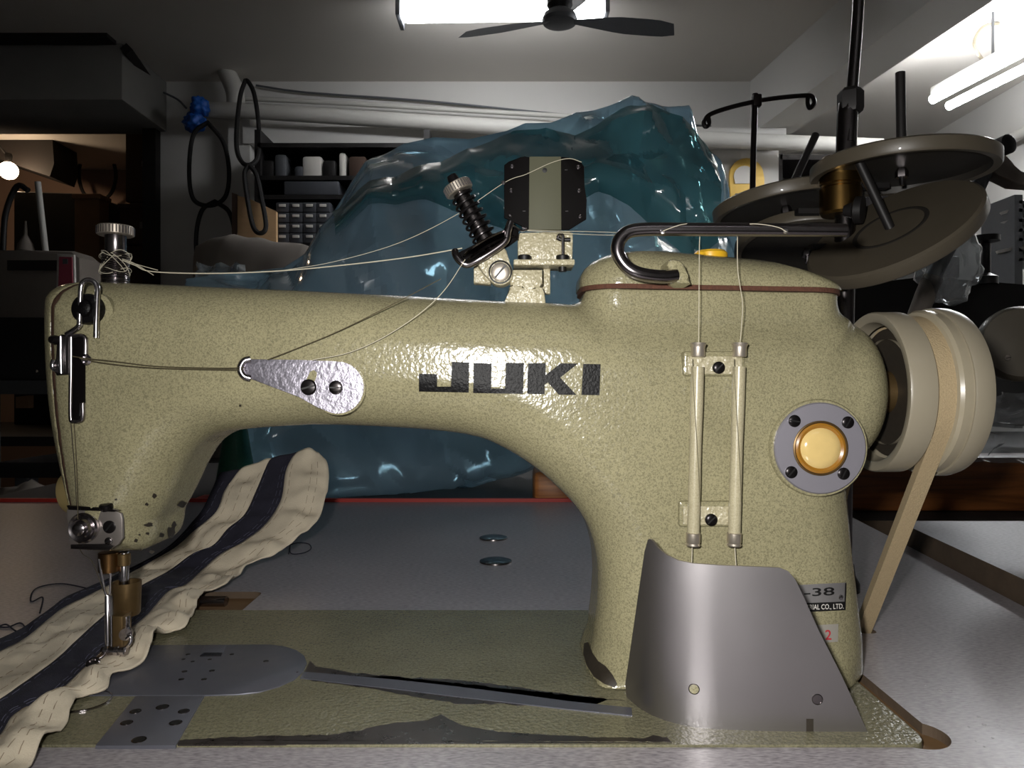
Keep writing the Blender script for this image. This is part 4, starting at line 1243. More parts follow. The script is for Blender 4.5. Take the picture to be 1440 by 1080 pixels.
thr(lie([(-10, 880), (10, 882), (28, 876), (36, 884), (34, 892), (20, 886), (8, 878), (-8, 884)]), 'tangled dark thread at the navy band edge', 'thread_navy', r=.0005)
# oil droplets spilt on the table right of the machine
rd = random.Random(21)
for px, py, r in ((1322, 971, 2.4), (1301, 964, 1.2), (1338, 972, 1.3), (1376, 1008, 1.8), (1384, 1019, 2.0), (1396, 1038, 1.6), (1362, 1022, 1.2), (1384, 1050, 1.3), (1335, 1000, 1.1), (1405, 1020, 1.3), (1385, 940, 1.4), (1372, 1042, 1.0)):
    p = onz(px, py, ZT); rr_ = r*p.y/F*1.3
    bm = bmesh.new(); blathe(bm, [(rr_, 0), (rr_*.93, rr_*.2), (rr_*.6, rr_*.36), (0, rr_*.42)], p, (0, 0, 1), 14)
    for v in bm.verts:
        v.co.x += rr_*.35*mnoise.noise(v.co*700); v.co.y += rr_*.35*mnoise.noise(v.co*700+Vector((5, 0, 0)))
    o = frombm('oil_droplet', bm, M['droplet'], angle=None)
    tag(o, 'tiny glossy droplet on the grey table right of the machine', 'droplet', 'droplets spilt on the table')
# ================================================================== thread stand behind the machine
def thread_stand():
    D = .565; X0 = (1183-720)/F*D
    t = thing('thread_stand', 'thread stand with round spool discs on one pole behind the hand wheel', 'thread stand', (X0, D, ZT))
    def P(px, py, d=D): return V(px, py, d)
    lathe('stand_foot', [(.013, 0), (.013, .006), (.010, .012), (.009, .02)], Vector((X0, D, ZT)), (0, 0, 1), M['dark_metal'], t, 28)
    tube('pole', [Vector((X0, D, ZT+.01)), P(1190, 215), P(1196, 150)], .0075, M['gunmetal'], t, 14, 4)
    tube('upper_pole', [P(1194, 200, D-.004), P(1198, 130, D-.002), P(1205, 40), P(1210, -40), P(1225, -250)], .0042, M['gunmetal'], t, 12, 4)
    lathe('pole_clamp', [(.0085, -.009), (.0095, -.006), (.0095, .006), (.007, .009)], P(1196, 142), (0, 0, 1), M['dark_metal'], t, 6)
    lathe('brass_collar', [(.0135, 0), (.0150, .002), (.0150, .020), (.0140, .021), (.0140, .0225), (.0150, .0235), (.0150, .042), (.013, .044)], P(1182, 303), (0, 0, 1), M['brass'], t, 28)
    lathe('collar_knob', [(.004, 0), (.006, .006), (.010, .008), (.010, .013), (.0, .014)], P(1187, 296, D-.012), (.8, -.6, -.1), M['dark_metal'], t, 16)
    def disc(c, n, r, pin=None, nut=True, ring=False):
        n = Vector(n).normalized()
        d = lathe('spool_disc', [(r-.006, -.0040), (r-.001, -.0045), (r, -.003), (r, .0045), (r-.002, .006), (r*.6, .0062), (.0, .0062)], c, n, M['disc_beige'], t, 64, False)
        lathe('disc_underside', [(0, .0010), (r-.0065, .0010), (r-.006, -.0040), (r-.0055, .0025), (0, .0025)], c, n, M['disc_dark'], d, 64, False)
        if nut:
            lathe('nut', [(.0045, -.006), (.0045, -.002), (.003, .001)], c-n*.0, n, M['chrome_dark'], d, 6)
            lathe('bolt_end', [(.0018, -.012), (.0018, 0)], c, n, M['chrome'], d, 10)
        if ring:
            lathe('felt_ring', [(.0225, .0060), (.0235, .0066), (.0255, .0066), (.0265, .0060)], c, n, M['disc_dark'], d, 40, False)
        if pin is not None:
            q = Vector(pin); tube('spool_pin', [c+n*.005, q], .0034, M['dark_metal'], d, 12, 1, spline=False)
        return d
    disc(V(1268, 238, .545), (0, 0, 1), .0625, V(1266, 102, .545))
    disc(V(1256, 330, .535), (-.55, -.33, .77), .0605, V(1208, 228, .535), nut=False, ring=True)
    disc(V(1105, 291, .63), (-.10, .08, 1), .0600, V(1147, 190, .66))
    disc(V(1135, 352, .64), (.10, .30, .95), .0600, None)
    for a, b in (((1183, 285), (1240, 240)), ((1183, 330), (1240, 332)), ((1183, 300), (1120, 296)), ((1183, 345), (1140, 350))):
        box('disc_arm', (V(*a, D)+V(*b, D+.02))/2, ((V(*a, D)-V(*b, D)).length, .008, .004), M['dark_metal'], t)
thread_stand()

# second stand further back: only its wire top guide shows
def wire_guide():
    D = 1.35
    b = V(1058, 300, D); b.z = -.03
    t = thing('thread_guide_stand', 'thin dark rod with a wire cross-arm looped at both ends', 'thread stand', tuple(b))
    tube('rod', [b, V(1058, 300, D), V(1062, 132, D)], .0055, M['wire_dark'], t, 8, 4)
    lathe('foot', [(.05, 0), (.05, .006), (.008, .012)], b, (0, 0, 1), M['dark_metal'], t, 20)
    box('clamp', V(1064, 142, D), (.016, .016, .022), M['wire_dark'], t, .003)
    tube('cross_arm', [V(1064, 142, D), V(1030, 150, D), V(1000, 160, D), V(990, 170, D), V(992, 178, D), V(997, 174, D), V(996, 164, D)], .0042, M['wire_dark'], t, 7, 6)
    tube('cross_arm', [V(1064, 142, D), V(1100, 137, D), V(1132, 134.5, D), V(1142, 136, D), V(1145, 145, D), V(1139, 152, D), V(1136, 146, D), V(1136, 136, D)], .0042, M['wire_dark'], t, 7, 6)
wire_guide()

# ================================================================== blue plastic cover
def bag():
    topc = [(262, 392), (300, 386), (340, 383), (400, 376), (432, 356), (452, 326), (474, 292), (500, 258), (530, 226), (566, 202), (610, 192), (660, 194), (712, 182), (738, 171), (775, 172), (800, 163), (832, 156), (858, 148), (884, 140), (906, 149), (938, 153), (962, 156), (972, 176), (984, 204), (1006, 224), (1022, 262), (1034, 310), (1052, 352), (1060, 380)]
    botc = [(262, 470), (340, 640), (400, 690), (560, 696), (640, 694), (720, 668), (780, 640), (860, 610), (950, 560), (1020, 480), (1060, 400)]
    DC = 1.32; NS, NR = 210, 170
    xs = np.linspace(262, 1060, NS)
    tx = np.interp(xs, *zip(*topc)); bx = np.interp(xs, *zip(*botc))
    rnd = np.random.RandomState(11)
    verts = np.zeros((NS, NR, 3))
    for i, x in enumerate(xs):
        e = (x-262)/(1060-262)
        wdt = .21*math.sqrt(max(0, 1-(2*e-1)**4))*(.55+.45*min(1, (bx[i]-tx[i])/380))+.012
        a = np.linspace(0, 2*math.pi, NR, endpoint=False)
        # superellipse ring, top flatter and pinched towards a ridge
        ca = np.sign(np.cos(a))*np.abs(np.cos(a))**.8; sa = np.sign(np.sin(a))*np.abs(np.sin(a))**.85
        zt = CZ-(tx[i]-540)/F*DC; zb = CZ-(bx[i]-540)/F*DC
        zm = (zt+zb)/2; hz = (zt-zb)/2
        zz = zm+hz*sa
        pinch = 1-.55*np.clip(sa, 0, 1)**2
        verts[i, :, 1] = DC-wdt*ca*pinch
        verts[i, :, 2] = zz
        verts[i, :, 0] = (x-720)/F*DC
    # creases: sums of folded planes (triangle waves), sharper and longer on the right
    Xv, Yv, Zv = verts[..., 0], verts[..., 1], verts[..., 2]
    def tri(t): return np.abs((t % 1)-.5)*4-1
    disp = np.zeros(Xv.shape)
    right = sstep(-.10, .25, Xv)
    wx = .05*np.sin(Xv*9+Zv*7)+.03*np.sin(Zv*17+1.3); wz = .05*np.sin(Zv*8-Xv*6)
    def facets(U, W, n, span, seed):
        """difference of two tangent-plane envelopes: flat facets met by sharp creases"""
        r = np.random.RandomState(seed); res = []
        for q in range(2):
            best = np.full(U.shape, -1e9)
            for k in range(n):
                cu = r.uniform(span[0], span[1]); cw = r.uniform(span[2], span[3])
                best = np.maximum(best, 2*cu*U+2*cw*W-cu*cu-cw*cw)
            res.append(best)
        return res[0]-res[1]
    back = np.where(Yv > DC, 1.7, 0)
    U1 = Xv+wx*.5+back; W1 = (Zv+wz*.5)
    disp += 2.6*facets(U1, W1*.9, 120, (-.7, 2.3, -.1, .7), 3)*(.75+.4*right)
    disp += 11.0*facets(U1+.45*W1, W1*.35-.12*U1, 260, (-.7, 2.6, -.6, .7), 5)*(.35+.65*right)
    disp += 7.0*facets(U1*.5-.3*W1, W1*.8+.4*U1, 420, (-.9, 2.0, -.6, 1.4), 8)*(.8-.3*right)
    disp += 14.0*facets(U1+.2*W1, W1*.6, 1500, (-.7, 2.5, -.4, .7), 9)*(.5*np.sin(Xv*11+Zv*8)**2)*(.3+.9*right)
    disp += right*.020*tri(Xv*5.2+Zv*1.6+.09*np.sin(Zv*9))
    px_, pz_ = (884-720)/F*DC, CZ+(540-140)/F*DC
    th = np.arctan2(Xv-px_, pz_-Zv+.02); rad = np.hypot(Xv-px_, Zv-pz_)
    disp += .09*np.clip(rad, 0, .3)*tri(th*2.6)*np.exp(-rad*3.0)
    side = np.sign(DC-Yv)*np.clip(np.abs(DC-Yv)/.05, 0, 1)
    verts[..., 1] -= disp*side
    verts[..., 2] = np.maximum(verts[..., 2], -.0285)
    verts = verts.reshape(-1, 3)
    faces = [(i*NR+j, (i+1)*NR+j, (i+1)*NR+(j+1) % NR, i*NR+(j+1) % NR) for i in range(NS-1) for j in range(NR)]
    o = mk('plastic_cover', verts, faces, M['blue_film'], None)
    o.data.set_sharp_from_angle(angle=math.radians(18))
    # loose fold of the same sheet lying over the front
    tc = [(470, 300), (520, 255), (600, 232), (660, 212), (720, 178), (780, 186), (840, 172), (884, 150), (930, 165), (972, 176), (1010, 232)]
    bc = [(470, 330), (520, 290), (600, 280), (660, 300), (720, 330), (780, 300), (840, 270), (884, 290), (930, 330), (972, 372), (1010, 340)]
    NI, NJ = 110, 50; gv = np.zeros((NI, NJ, 3))
    for i in range(NI):
        x = 470+540*i/(NI-1); a, b = np.interp(x, *zip(*tc)), np.interp(x, *zip(*bc))
        for j in range(NJ):
            v = j/(NJ-1); D = 1.16-.05*math.sin(math.pi*v)-.06*v
            gv[i, j] = V(x, a+(b-a)*v, D)
    U2, W2 = gv[..., 0], gv[..., 2]
    dd = 6*facets(U2+.3*W2, W2*.5-.2*U2, 160, (-.4, .6, -.2, .6), 21)+8*facets(U2*.9, W2, 420, (-.4, .5, -.1, .6), 22)
    gv[..., 1] -= dd
    fo = mk('loose_fold', gv.reshape(-1, 3), [(i*NJ+j, (i+1)*NJ+j, (i+1)*NJ+j+1, i*NJ+j+1) for i in range(NI-1) for j in range(NJ-1)], M['teal_film'], o)
    fo.data.set_sharp_from_angle(angle=math.radians(18))
    tag(o, 'crumpled translucent blue plastic cover heaped behind the machine', 'plastic sheet')
bag()

# scrap of the same sheet lying by the head
def scrap():
    pts = []; N_ = 14
    for i in range(N_):
        for j in range(8):
            x = 276+i*5.2; y = 372+j*3.6
            p = V(x, y, 1.6-.02*j)
            p.z += .012*mnoise.noise(Vector((i*.5, j*.6, 3))); p.y += .03*mnoise.noise(Vector((i*.4, j*.7, 9)))
            pts.append(p)
    f = [(i*8+j, (i+1)*8+j, (i+1)*8+j+1, i*8+j+1) for i in range(N_-1) for j in range(7)]
    tag(mk('plastic_scrap', pts, f, M['blue_film']), 'loose blue plastic corner below the grey dust cover', 'plastic sheet')
scrap()

# ================================================================== furniture right behind the table
table('cutting_table', 'low table behind that carries the blue plastic cover', rrect(-.85, 1.01, .86, 1.75, .01), [], -.03, .03, M['dark_wood'], M['board_edge'], (-.2, 1.4, ZF), [(-.8, 1.06), (.8, 1.06), (-.8, 1.7), (.8, 1.7)])
o = box('wooden_block', (V(793, 0, 1.06).x, 1.06, .003), (.088, .07, .066), M['oak'], None, .008)
bk = tag(o, 'orange varnished wooden block behind the table under the arm', 'wood block')
pk = box('wooden_rail', (V(1330, 0, 1.11).x, 1.11, .010), (.40, .06, .080), M['brown_wood'], None, .006)
tag(pk, 'brown wooden rail behind the hand wheel under clear plastic', 'wood rail')
def clear():
    pts = []; NI, NJ = 40, 24
    for i in range(NI):
        for j in range(NJ):
            u = i/(NI-1); v = j/(NJ-1)
            x = 1205+u*290; y = 575+v*76-35*u*(1-v)+20*(1-u)*(1-v)
            p = V(x, y, 1.03+.03*math.sin(u*5))
            p.y += .035*mnoise.noise(Vector((u*7, v*4, 1)))+.02*abs(mnoise.noise(Vector((u*19, v*15, 4))))
            p.z += .01*mnoise.noise(Vector((u*9, v*9, 7)))
            pts.append(p)
    f = [(i*NJ+j, (i+1)*NJ+j, (i+1)*NJ+j+1, i*NJ+j+1) for i in range(NI-1) for j in range(NJ-1)]
    tag(mk('clear_plastic_sheet', pts, f, M['clear_film']), 'crinkled clear plastic sheet hanging over the brown wooden rail', 'plastic sheet')
clear()
# green thread cone and the small things seen under the arm
def cone():
    b = V(332, 668, 1.08); b.z = -.03
    c = thing('thread_cone', 'dark green cone of thread behind the striped cloth', 'thread cone', tuple(b))
    lathe('thread_winding', [(.031, .01), (.030, .03), (.016, .118), (.013, .125)], b, (0, 0, 1), M['green_cone'], c, 32)
    lathe('cone_core', [(.033, 0), (.033, .008), (.012, .126), (.010, .135), (.008, .135)], b, (0, 0, 1), M['dust_cloth'], c, 24)
cone()
o = box('red_spool', (V(292, 699, 1.04).x, 1.04, -.015), (.03, .03, .03), M['red_edge'], None, .008)
tag(o, 'small red plastic piece behind the navy band', 'spool')
def stoolseat():
    D = 2.2
    t = thing('chair', 'dark wooden chair behind the table under the arm', 'chair', tuple(V(720, 0, D).xy)+(ZF,))
    for x0, x1 in ((700, 722), (757, 765)):
        tube('leg', [V(x0, 640, D), V(x1, 760, D)], .018, M['dust_cloth'], t, 4, 1)
    box('seat', V(730, 648, D+.12), (.26, .3, .03), M['dark_wood'], t, .006)
stoolseat()

# ================================================================== things on the back wall
def wpx(px, py, d=.04): return V(px, py, YB-d)
def pipe(pts, r, label, m_='pipe_white', name='pipe', cat='pipe'):
    o = tube(name, pts, r, M[m_], None, 12, 3); return tag(o, label, cat)
pipe([wpx(268, 155, .2), wpx(345, 156, .2), wpx(600, 172, .2), wpx(900, 190, .2), wpx(1090, 200, .2), wpx(1240, 206, .2)], .043, 'thick white pipe across the back wall below the lintel')
pipe([wpx(338, 138, .10), wpx(500, 146, .10), wpx(700, 158, .10), wpx(960, 172, .10)], .014, 'thin white pipe clipped above the thick pipe')
pipe([wpx(318, 100, .12), wpx(330, 128, .14), wpx(332, 155, .16)], .05, 'short white elbow pipe from ceiling to thick pipe')
pipe([Vector((XR-.06, 4.9, CZ+1.42)), Vector((XR-.06, 2.4, CZ+1.42))], .03, 'white pipe along the right wall')
pipe([V(360, 120, YB-.03), V(430, 130, YB-.03), V(600, 142, YB-.03), V(780, 160, YB-.03), V(1000, 178, YB-.03)], .006, 'thin grey cable sagging along the back wall', 'grey_metal', 'cable', 'cable')
pipe([V(230, 130, YB-.05), V(250, 140, YB-.05), V(262, 152, YB-.12)], .006, 'short dark cable beside the blue knotted bag', 'grey_metal', 'cable', 'cable')
def belt_loop(pts, label, r=.012, D=YB-.3, D2=None):
    y0, y1 = min(p[1] for p in pts), max(p[1] for p in pts)
    P = [V(x, y, D+((D2 or D)-D)*(y-y0)/(y1-y0)) for x, y in pts]
    L = catmull(P+[P[0]], 8)[:-1]
    bm = bmesh.new(); btube(bm, L, r, 8, True)
    tag(frombm('hanging_belt', bm, M['rubber']), label, 'belt', 'belts hung on the back wall')
belt_loop([(292, 172), (272, 190), (266, 240), (272, 280), (296, 289), (317, 276), (322, 240), (314, 200)], 'black rubber belt hanging from the blue knotted bag')
belt_loop([(302, 283), (284, 296), (276, 330), (278, 372), (290, 398), (310, 402), (328, 372), (330, 330), (322, 298)], 'black rubber belt hooked under the upper belt loop')
belt_loop([(345, 113), (338, 135), (333, 180), (334, 215), (346, 232), (362, 222), (364, 180), (358, 135), (350, 116)], 'long black belt looped over the thick pipe', D2=3.76)
belt_loop([(350, 232), (344, 245), (348, 280), (356, 318), (366, 328), (374, 318), (368, 280), (360, 245)], 'narrow black belt hanging in front of the plywood board', D=3.75, D2=3.69)
def blob(name, c, r, mat, label, cat, seed=0, parent=None, squash=(1, 1, 1), amp=1.):
    bm = bmesh.new(); bmesh.ops.create_icosphere(bm, subdivisions=4, radius=1)
    for v in bm.verts:
        d = v.co.normalized()
        k = 1+amp*(.35*mnoise.noise(d*1.6+Vector((seed, 0, 0)))+.22*mnoise.noise(d*4+Vector((0, seed, 0))))
        v.co = Vector(c)+Vector((d.x*squash[0], d.y*squash[1], d.z*squash[2]))*r*k
    o = frombm(name, bm, mat, parent, angle=None)
    if label: tag(o, label, cat)
    return o
kb = thing('knotted_bag', 'blue plastic bag knotted on the end of the thick pipe', 'bag', tuple(wpx(278, 182, .25)))
blob('bag_knot', wpx(281, 151, .27), .052, M['blue_bag'], None, None, 3, kb)
blob('bag_body', wpx(274, 172, .27), .055, M['blue_bag'], None, None, 8, kb, (1.1, .8, .9))
o = pxprism('plywood_board', [(334, 275), (350, 279), (388, 297), (391, 795), (334, 795)], 3.74, .03, M['plywood'])
tag(o, 'tan plywood board leaning at the back behind the belts', 'board')
o = pxprism('upright_plank', [(326, 271), (333, 273), (333, 795), (326, 795)], 3.74, .05, M['cardboard_dark'])
tag(o, 'dark brown plank standing beside the plywood board', 'board')
# dust cover heap
def heap():
    topc = [(276, 346), (300, 336), (330, 330), (352, 335), (392, 340), (436, 346), (470, 372), (490, 392)]
    NS, NR = 60, 40; D = 2.3
    verts = []
    for i in range(NS):
        x = 276+(490-276)*i/(NS-1); yt = np.interp(x, *zip(*topc)); zt = CZ-(yt-540)/F*D
        for j in range(NR):
            a = math.pi*j/(NR-1); w_ = .25*math.sin(math.pi*(i+.6)/(NS+.2))**.5
            z = -.05+(zt+.05)*math.sin(a)**.6
            n_ = .018*mnoise.noise(Vector((i*.14, j*.16, 2)))
            verts.append(((x-720)/F*D, D-w_*math.cos(a)+n_, z+n_*.6))
    f = [(i*NR+j, i*NR+j+1, (i+1)*NR+j+1, (i+1)*NR+j) for i in range(NS-1) for j in range(NR-1)]
    tag(mk('dust_cover', verts, f, M['dust_cloth']), 'grey cloth dust cover over a machine in front of the plywood board', 'cloth')
heap()
table('storage_table', 'long dark table at the back holding covered things', rrect(-1.35, 1.95, -.25, 2.75, .01), [], -.05, .04, M['dark_metal'], M['dark_metal'], (-1.2, 2.3, ZF), [(-1.3, 2.0), (-.3, 2.0), (-1.3, 2.7), (-.3, 2.7)])
# shelf unit with drawers
def shelf_unit():
    D0, D1 = YB-.52, YB-.14
    x0 = V(362, 0, D0).x; x1 = V(600, 0, D0).x
    t = thing('shelf_unit', 'dark metal shelf unit against the back wall beside the belts', 'shelf', ((x0+x1)/2, (D0+D1)/2, ZF))
    ym = (D0+D1)/2
    for x in (x0, x1): box('side_panel', (x, ym, .35), (.03, D1-D0, 2.2), M['dark_metal'], t)
    box('back_panel', ((x0+x1)/2, D1-.01, .35), (x1-x0, .02, 2.2), M['dark_metal'], t)
    zs = [CZ-(y-540)/F*D0 for y in (204, 250, 277, 346, 420, 500)]
    for z in zs: box('shelf_board', ((x0+x1)/2, ym, z), (x1-x0, D1-D0, .022), M['dark_metal'], t)
    return D0
SD = shelf_unit()
def drawers():
    t = thing('drawer_cabinet', 'small grey parts cabinet with rows of labelled drawers on the shelf', 'cabinet', tuple(V(426, 346, SD+.02)))
    a = V(388, 284, SD-.02); b = V(464, 345, SD-.02)
    box('cabinet_body', ((a.x+b.x)/2, SD+.12, (a.z+b.z)/2), (b.x-a.x, .26, a.z-b.z), M['drawer_grey'], t, .004)
    for r in range(4):
        for c in range(4):
            px = 398+c*19; py = 292+r*14.5
            p = V(px, py, SD-.012)
            d = box('drawer', p, (.066, .02, .049), M['drawer_grey'], t, .004)
            box('label_holder', p+Vector((0, -.012, .008)), (.034, .006, .014), M['paper_white'], d, .001)
drawers()
rb = random.Random(7)
items = [((380, 248), (.07, .09), 'dark_metal', 'small dark box'), ((398, 248), (.06, .12), 'grey_metal', 'narrow grey tin'), ((442, 248), (.1, .11), 'paper_white', 'clear bag of white parts'), ((424, 248), (.05, .06), 'drawer_grey', 'low grey tin'), ((484, 248), (.035, .13), 'paper_white', 'slim white bottle'), ((505, 248), (.09, .11), 'cardboard_dark', 'brown carton'), ((466, 248), (.07, .09), 'dark_metal', 'squat black case')]
for (x, y), (w_, h_), m_, lab in items:
    p = V(x, y, SD+.08)
    o = box('shelf_item', (p.x, p.y, CZ-(250-540)/F*SD+.011+h_/2), (w_, .1, h_), M[m_], None, .014)
    tag(o, lab+' on the upper shelf of the dark unit', 'box')
p = V(445, 276, SD+.1)
tag(box('flat_carton', (p.x, p.y, CZ-(277-540)/F*SD+.011+.035), (.28, .2, .07), M['drawer_grey'], None, .006), 'flat grey carton above the drawer cabinet', 'box')
# yellow board with packet hung on the back wall
yb = thing('yellow_board', 'yellow arch-topped card with a clear packet hung on the back wall', 'card', tuple(wpx(1050, 290, .06)))
pl = [(1028, 292), (1026, 250)]+arc(1050, 246, 24, 180, 360, 12)+[(1075, 250), (1076, 292)]
pxprism('card', pl, YB-.022, .022, M['yellow_board'], yb, .003)
bm = bmesh.new(); bprism(bm, [V(x, y, YB-.028) for x, y in arc(1047, 248, 15, 180, 360, 10)+[(1062, 258), (1034, 258)]], (0, .004, 0))
frombm('clear_packet', bm, M['paper_white'], yb)
pxprism('printed_label', [(1034, 272), (1042, 272), (1042, 278), (1034, 278)], YB-.025, .003, M['drawer_grey'], yb)
pxprism('printed_label', [(1033, 282), (1064, 282), (1064, 285), (1033, 285)], YB-.025, .003, M['drawer_grey'], yb)
# dark rack right of it
def rack():
    D0 = YB+.05
    x0 = V(1097, 0, D0).x; x1 = V(1300, 0, D0).x; zt = V(0, 216, D0).z
    t = thing('dark_rack', 'tall dark rack beside the back wall behind the thread stand', 'shelf', ((x0+x1)/2, D0+.2, ZF))
    for x in (x0, x1): box('side_panel', (x, D0+.2, (zt+ZF)/2), (.03, .4, zt-ZF), M['dark_wood'], t)
    box('back_panel', ((x0+x1)/2, D0+.39, (zt+ZF)/2), (x1-x0, .02, zt-ZF), M['dark_wood'], t)
    for k in range(5): box('shelf_board', ((x0+x1)/2, D0+.2, zt-.02-k*.42), (x1-x0, .4, .03), M['dark_wood'], t)
# ================================================================== right side of the workshop
def dark_machine():
    D = 2.0; b = V(1330, 540, D); b.z = -.02
    t = thing('covered_machine', 'dark second sewing machine on the table before the right wall', 'sewing machine', tuple(b))
    pl = [(1195, 470), (1200, 402), (1230, 392), (1290, 396), (1300, 380), (1330, 384), (1345, 398), (1440, 400), (1500, 404), (1510, 560), (1450, 600), (1440, 470), (1290, 470), (1270, 560), (1200, 630)]
    pxprism('machine_body', pl, D, .14, M['dark_metal'], t, .01)
    lathe('spool_pin', [(.03, 0), (.03, .02), (.012, .03), (.012, .11), (.034, .115), (.034, .13), (0, .132)], V(1386, 400, D), (0, 0, 1), M['black'], t, 18)
    box('bobbin_winder', V(1328, 378, D), (.05, .06, .06), M['dark_metal'], t, .006)
    return t
dark_machine()
table('rear_bench', 'dark bench along the right side under the second machine', rrect(.78, 1.85, 2.6, 2.75, .01), [], -.02, .05, M['dark_metal'], M['dark_metal'], (1.7, 2.3, ZF), [(.85, 1.9), (2.5, 1.9), (.85, 2.7), (2.5, 2.7)])
def handle_lamp():
    D = 1.25; b = V(1275, 470, D); b.z = -.02
    t = thing('task_lamp', 'grey jointed arm lamp wrapped in plastic by the right wall', 'lamp', tuple(b))
    b2 = V(1262, 560, D); b2.z = .0
    tube('lower_arm', [V(1240, 600, D), V(1292, 440, D), V(1312, 390, D)], .016, M['dust_cloth'], t, 12, 3)
    tube('upper_arm', [V(1312, 390, D), V(1350, 315, D), V(1394, 222, D)], .0125, M['grey_metal'], t, 12, 3)
    lathe('joint_knob', [(.012, -.02), (.016, -.015), (.016, .018), (.01, .022)], V(1405, 208, D-.02), (.3, -1, .1), M['black'], t, 16)
    pxprism('joint_bracket', [(1386, 226), (1392, 216), (1412, 214), (1424, 226), (1434, 244), (1470, 252), (1470, 262), (1430, 259), (1404, 246), (1388, 236)], D-.012, .03, M['dust_cloth'], t, .004)
    lathe('lamp_head', [(.02, 0), (.06, .05), (.065, .11)], V(1475, 257, D), (1, .1, -.3), M['dust_cloth'], t, 24)
    bm = bmesh.new(); bmesh.ops.create_icosphere(bm, subdivisions=4, radius=1)
    for v in bm.verts:
        d = v.co.normalized(); k = 1+.3*mnoise.noise(d*2.2)+.15*abs(mnoise.noise(d*6))
        v.co = V(1335, 372, D)+Vector((d.x*.045, d.y*.04, d.z*.065))*k
    frombm('plastic_wrap', bm, M['clear_film'], t, angle=None)
    lathe('lamp_base', [(.09, 0), (.09, .02), (.02, .03)], Vector((V(1240, 600, D).x, D, -.03)), (0, 0, 1), M['dark_metal'], t, 24)
    tube('base_post', [Vector((V(1240, 600, D).x, D, -.01)), V(1240, 600, D)], .016, M['dust_cloth'], t, 12, 1)
handle_lamp()
table('side_table', 'small dark table under the jointed lamp', rrect(.46, 1.15, .88, 1.78, .01)[::1], [], -.031, .03, M['dark_metal'], M['dark_metal'], (.65, 1.4, ZF), []) if False else None
def plate_rack():
    D = 2.9
    t = thing('plate_rack', 'grey rack stacked with pale curved templates by the right wall', 'rack', tuple(V(1425, 376, D)))
    a = V(1408, 292, D); b = V(1475, 374, D)
    for x in (a.x, b.x): box('upright', (x, D, (a.z+b.z)/2-.3), (.03, .2, a.z-b.z+.65), M['grey_metal'], t)
    for k, y in enumerate((293, 304, 318, 331, 344, 358, 371)):
        p = V(1442, y, D)
        box('rack_shelf', p, (b.x-a.x, .2, .012), M['grey_metal'], t)
        q = V(1430 if k % 2 else 1436, y-5, D-.04)
        lathe('template', [(.0, 0), (.04+.012*(k % 3), 0), (.045+.012*(k % 3), .01), (.03, .018), (0, .02)], q-Vector((0, 0, .006)), (0, 0, 1), M['paper_white'], t, 20)
plate_rack()
def pale_disc():
    D = .80; c = V(1432, 484, D)
    t = thing('guard_disc', 'dull beige round guard standing behind the hand wheel', 'pulley guard', (c.x, c.y, z2))
    lathe('disc', [(.0, -.02), (.036, -.018), (.040, -.006), (.040, .006), (.036, .012), (.01, .014), (0, .014)], c, (-.35, -1, .1), M['disc_beige'], t, 48)
    screw(V(1417, 503, D-.018), .003, M['dust_cloth'], t, ang=10)
    box('bracket', (c.x+.055, c.y+.02, (c.z+z2)/2), (.02, .012, c.z-z2), M['dark_metal'], t)
pale_disc()
# low dark crates filling the space behind the right tables
for (x, y, z, sx, sy, sz, m_, lab) in ((1.55, 3.4, 0, .5, .4, .36, 'dark_metal', 'dark crate on the floor before the dark rack'),):
    tag(box('storage_crate', (x, y, ZF+sz/2), (sx, sy, sz), M[m_], None, .01), lab, 'crate')
rack()

# ================================================================== alcove on the left
def bulb():
    D = 5.2; c = V(12, 240, D)
    t = thing('bulb_lamp', 'glowing warm bulb lamp under a dark hood in the alcove', 'lamp', tuple(c))
    bm = bmesh.new(); bmesh.ops.create_uvsphere(bm, u_segments=24, v_segments=16, radius=.06, matrix=Matrix.Translation(c))
    frombm('bulb', bm, M['bulb_light'], t)
    lathe('socket', [(.02, .05), (.025, .1), (.02, .12)], c, (0, 0, 1), M['dark_metal'], t, 14)
    tube('hanging_cord', [c+Vector((0, 0, .1)), c+Vector((-.03, -.05, .16)), c+Vector((-.05, -.12, .26)), Vector((c.x-.05, c.y-.14, ZC))], .008, M['dark_metal'], t, 8, 5)
bulb()
# hood board above the bulb
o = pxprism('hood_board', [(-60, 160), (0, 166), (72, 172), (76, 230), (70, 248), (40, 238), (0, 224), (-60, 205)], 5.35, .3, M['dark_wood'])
tag(o, 'dark sheet metal hood above the glowing bulb', 'hood')
def loop2():
    D = 5.95
    P = [V(x, y, D) for x, y in ((136, 197), (118, 215), (111, 245), (118, 272), (136, 284), (156, 272), (163, 245), (154, 215))]
    bm = bmesh.new(); btube(bm, catmull(P+[P[0]], 8)[:-1], .014, 8, True)
    tag(frombm('hanging_belt', bm, M['rubber']), 'thin dark belt loop hung on the warm alcove wall', 'belt', 'belts hung on the back wall')
loop2()
table('alcove_bench', 'long dark bench inside the alcove under the bulb', rrect(-4.9, 3.9, XL-.12, 5.4, .01), [], -.12, .05, M['dark_wood'], M['dark_wood'], (-3.4, 4.6, ZF), [(-4.8, 4.0), (XL-.2, 4.0), (-4.8, 5.3), (XL-.2, 5.3)])
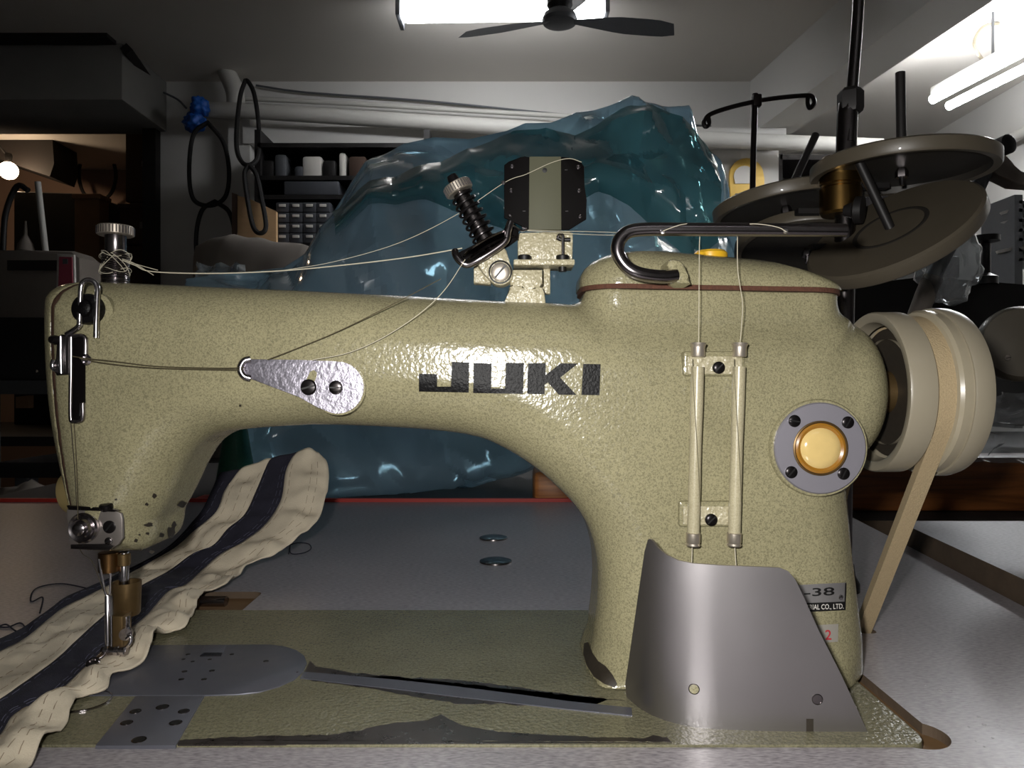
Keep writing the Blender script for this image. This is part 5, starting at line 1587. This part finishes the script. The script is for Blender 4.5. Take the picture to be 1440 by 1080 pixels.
def carton(px0, py0, px1, py1, D, dep, m_, lab, lid=None):
    a = V(px0, py0, D); b = V(px1, py1, D)
    t = thing('storage_box', lab, 'box', ((a.x+b.x)/2, D+dep/2, b.z))
    box('box_body', ((a.x+b.x)/2, D+dep/2, (a.z+b.z)/2), (b.x-a.x, dep, a.z-b.z), M[m_], t, .01)
    box('lid', ((a.x+b.x)/2, D+dep/2, a.z), (b.x-a.x+.02, dep+.02, .03), M[m_], t, .004)
    box('paper_label', ((a.x+b.x)/2+.06, D-.006, (a.z+b.z)/2), (.09, .008, .04), M['dust_cloth'], t)
carton(176, 178, 218, 284, 4.75, .3, 'cardboard_dark', 'tall dark carton standing on the boxes beside the alcove post')
carton(168, 290, 220, 344, 4.7, .4, 'cardboard_dark', 'wide dark box under the tall carton in the alcove')
carton(150, 350, 220, 601, 4.65, .4, 'cardboard_dark', 'lowest dark box of the stack beside the alcove post')
carton(104, 276, 140, 594, 4.88, .12, 'cardboard', 'brown carton next to the dark cabinet in the alcove')
o = pxprism('dark_cabinet', [(18, 268), (126, 272), (176, 292), (176, 597), (18, 597)], 5.05, .3, M['dark_metal'], None, .02)
tag(o, 'black cabinet with sloping top in the alcove below the belt loop', 'cabinet')
def left_machine():
    D = 3.2; b = V(60, 470, D); 
    t = thing('old_machine', 'dim beige sewing machine with a dark band on the left bench', 'sewing machine', tuple(b))
    pl = [(-60, 350), (20, 352), (100, 352), (112, 362), (114, 440), (60, 446), (20, 446), (-60, 446)]
    pxprism('machine_body', pl, D, .16, M['dust_cloth'], t, .02)
    pxprism('dark_band', [(10, 366), (84, 366), (84, 380), (10, 380)], D-.008, .01, M['red_edge'] if False else M['dark_wood'], t)
    tube('thread_post', [V(53, 256, D+.05), V(58, 300, D+.05), V(64, 353, D+.05)], .013, M['pipe_white'], t, 10, 3)
    lathe('oil_cone', [(.035, 0), (.03, .03), (.008, .07), (.004, .13)], V(36, 353, D+.04), (0, 0, 1), M['dust_cloth'], t, 18)
    tube('lamp_neck', [V(4, 352, D), V(8, 300, D), V(24, 262, D), V(40, 268, D)], .012, M['dark_metal'], t, 8, 5)
left_machine()
o = pxprism('framed_card', [(80, 357), (104, 358), (106, 440), (78, 440)], 3.02, .012, M['paper_white'], None, .002)
tag(o, 'small pink card in a white frame propped on the left bench', 'card')
pc = pxprism('pink_face', [(83, 361), (101, 361.5), (103, 438), (81, 438)], 3.016, .006, M['pink'], o)
pxprism('printed_mark', [(88, 364), (95, 364), (95, 371), (88, 371)], 3.013, .004, M['grey_metal'], o)
table('left_bench', 'grey bench on the left behind the machine head', rrect(-3.0, 2.7, -1.55, 3.5, .01), [], V(0, 440, 3.1).z-.42 if False else V(0, 535, 2.7).z, .05, M['laminate_far'], M['grey_metal'], (-2.3, 3.1, ZF), [(-1.62, 2.8), (-1.95, 2.8), (-1.62, 3.4), (-2.9, 2.8)])
# stand for the old machine and the frame below it
o = pxprism('machine_pedestal', [(-60, 446), (112, 446), (110, 535), (-60, 535)], 3.0, .3, M['dark_metal'], None, .01)
tag(o, 'dark pedestal box under the dim beige machine', 'pedestal')
o = pxprism('cardboard_piece', [(22, 558), (40, 556), (40, 574), (22, 574)], 2.72, .03, M['cardboard'])
tag(o, 'small cardboard piece below the grey left bench', 'box')
tag(blob('white_sack', Vector((V(36, 655, 1.75).x, 1.75, -.40)), .30, M['dust_cloth'], None, None, 5, None, (.42, .42, 1.1), .35), 'tall pale crumpled sack standing on the floor left of the head', 'sack')
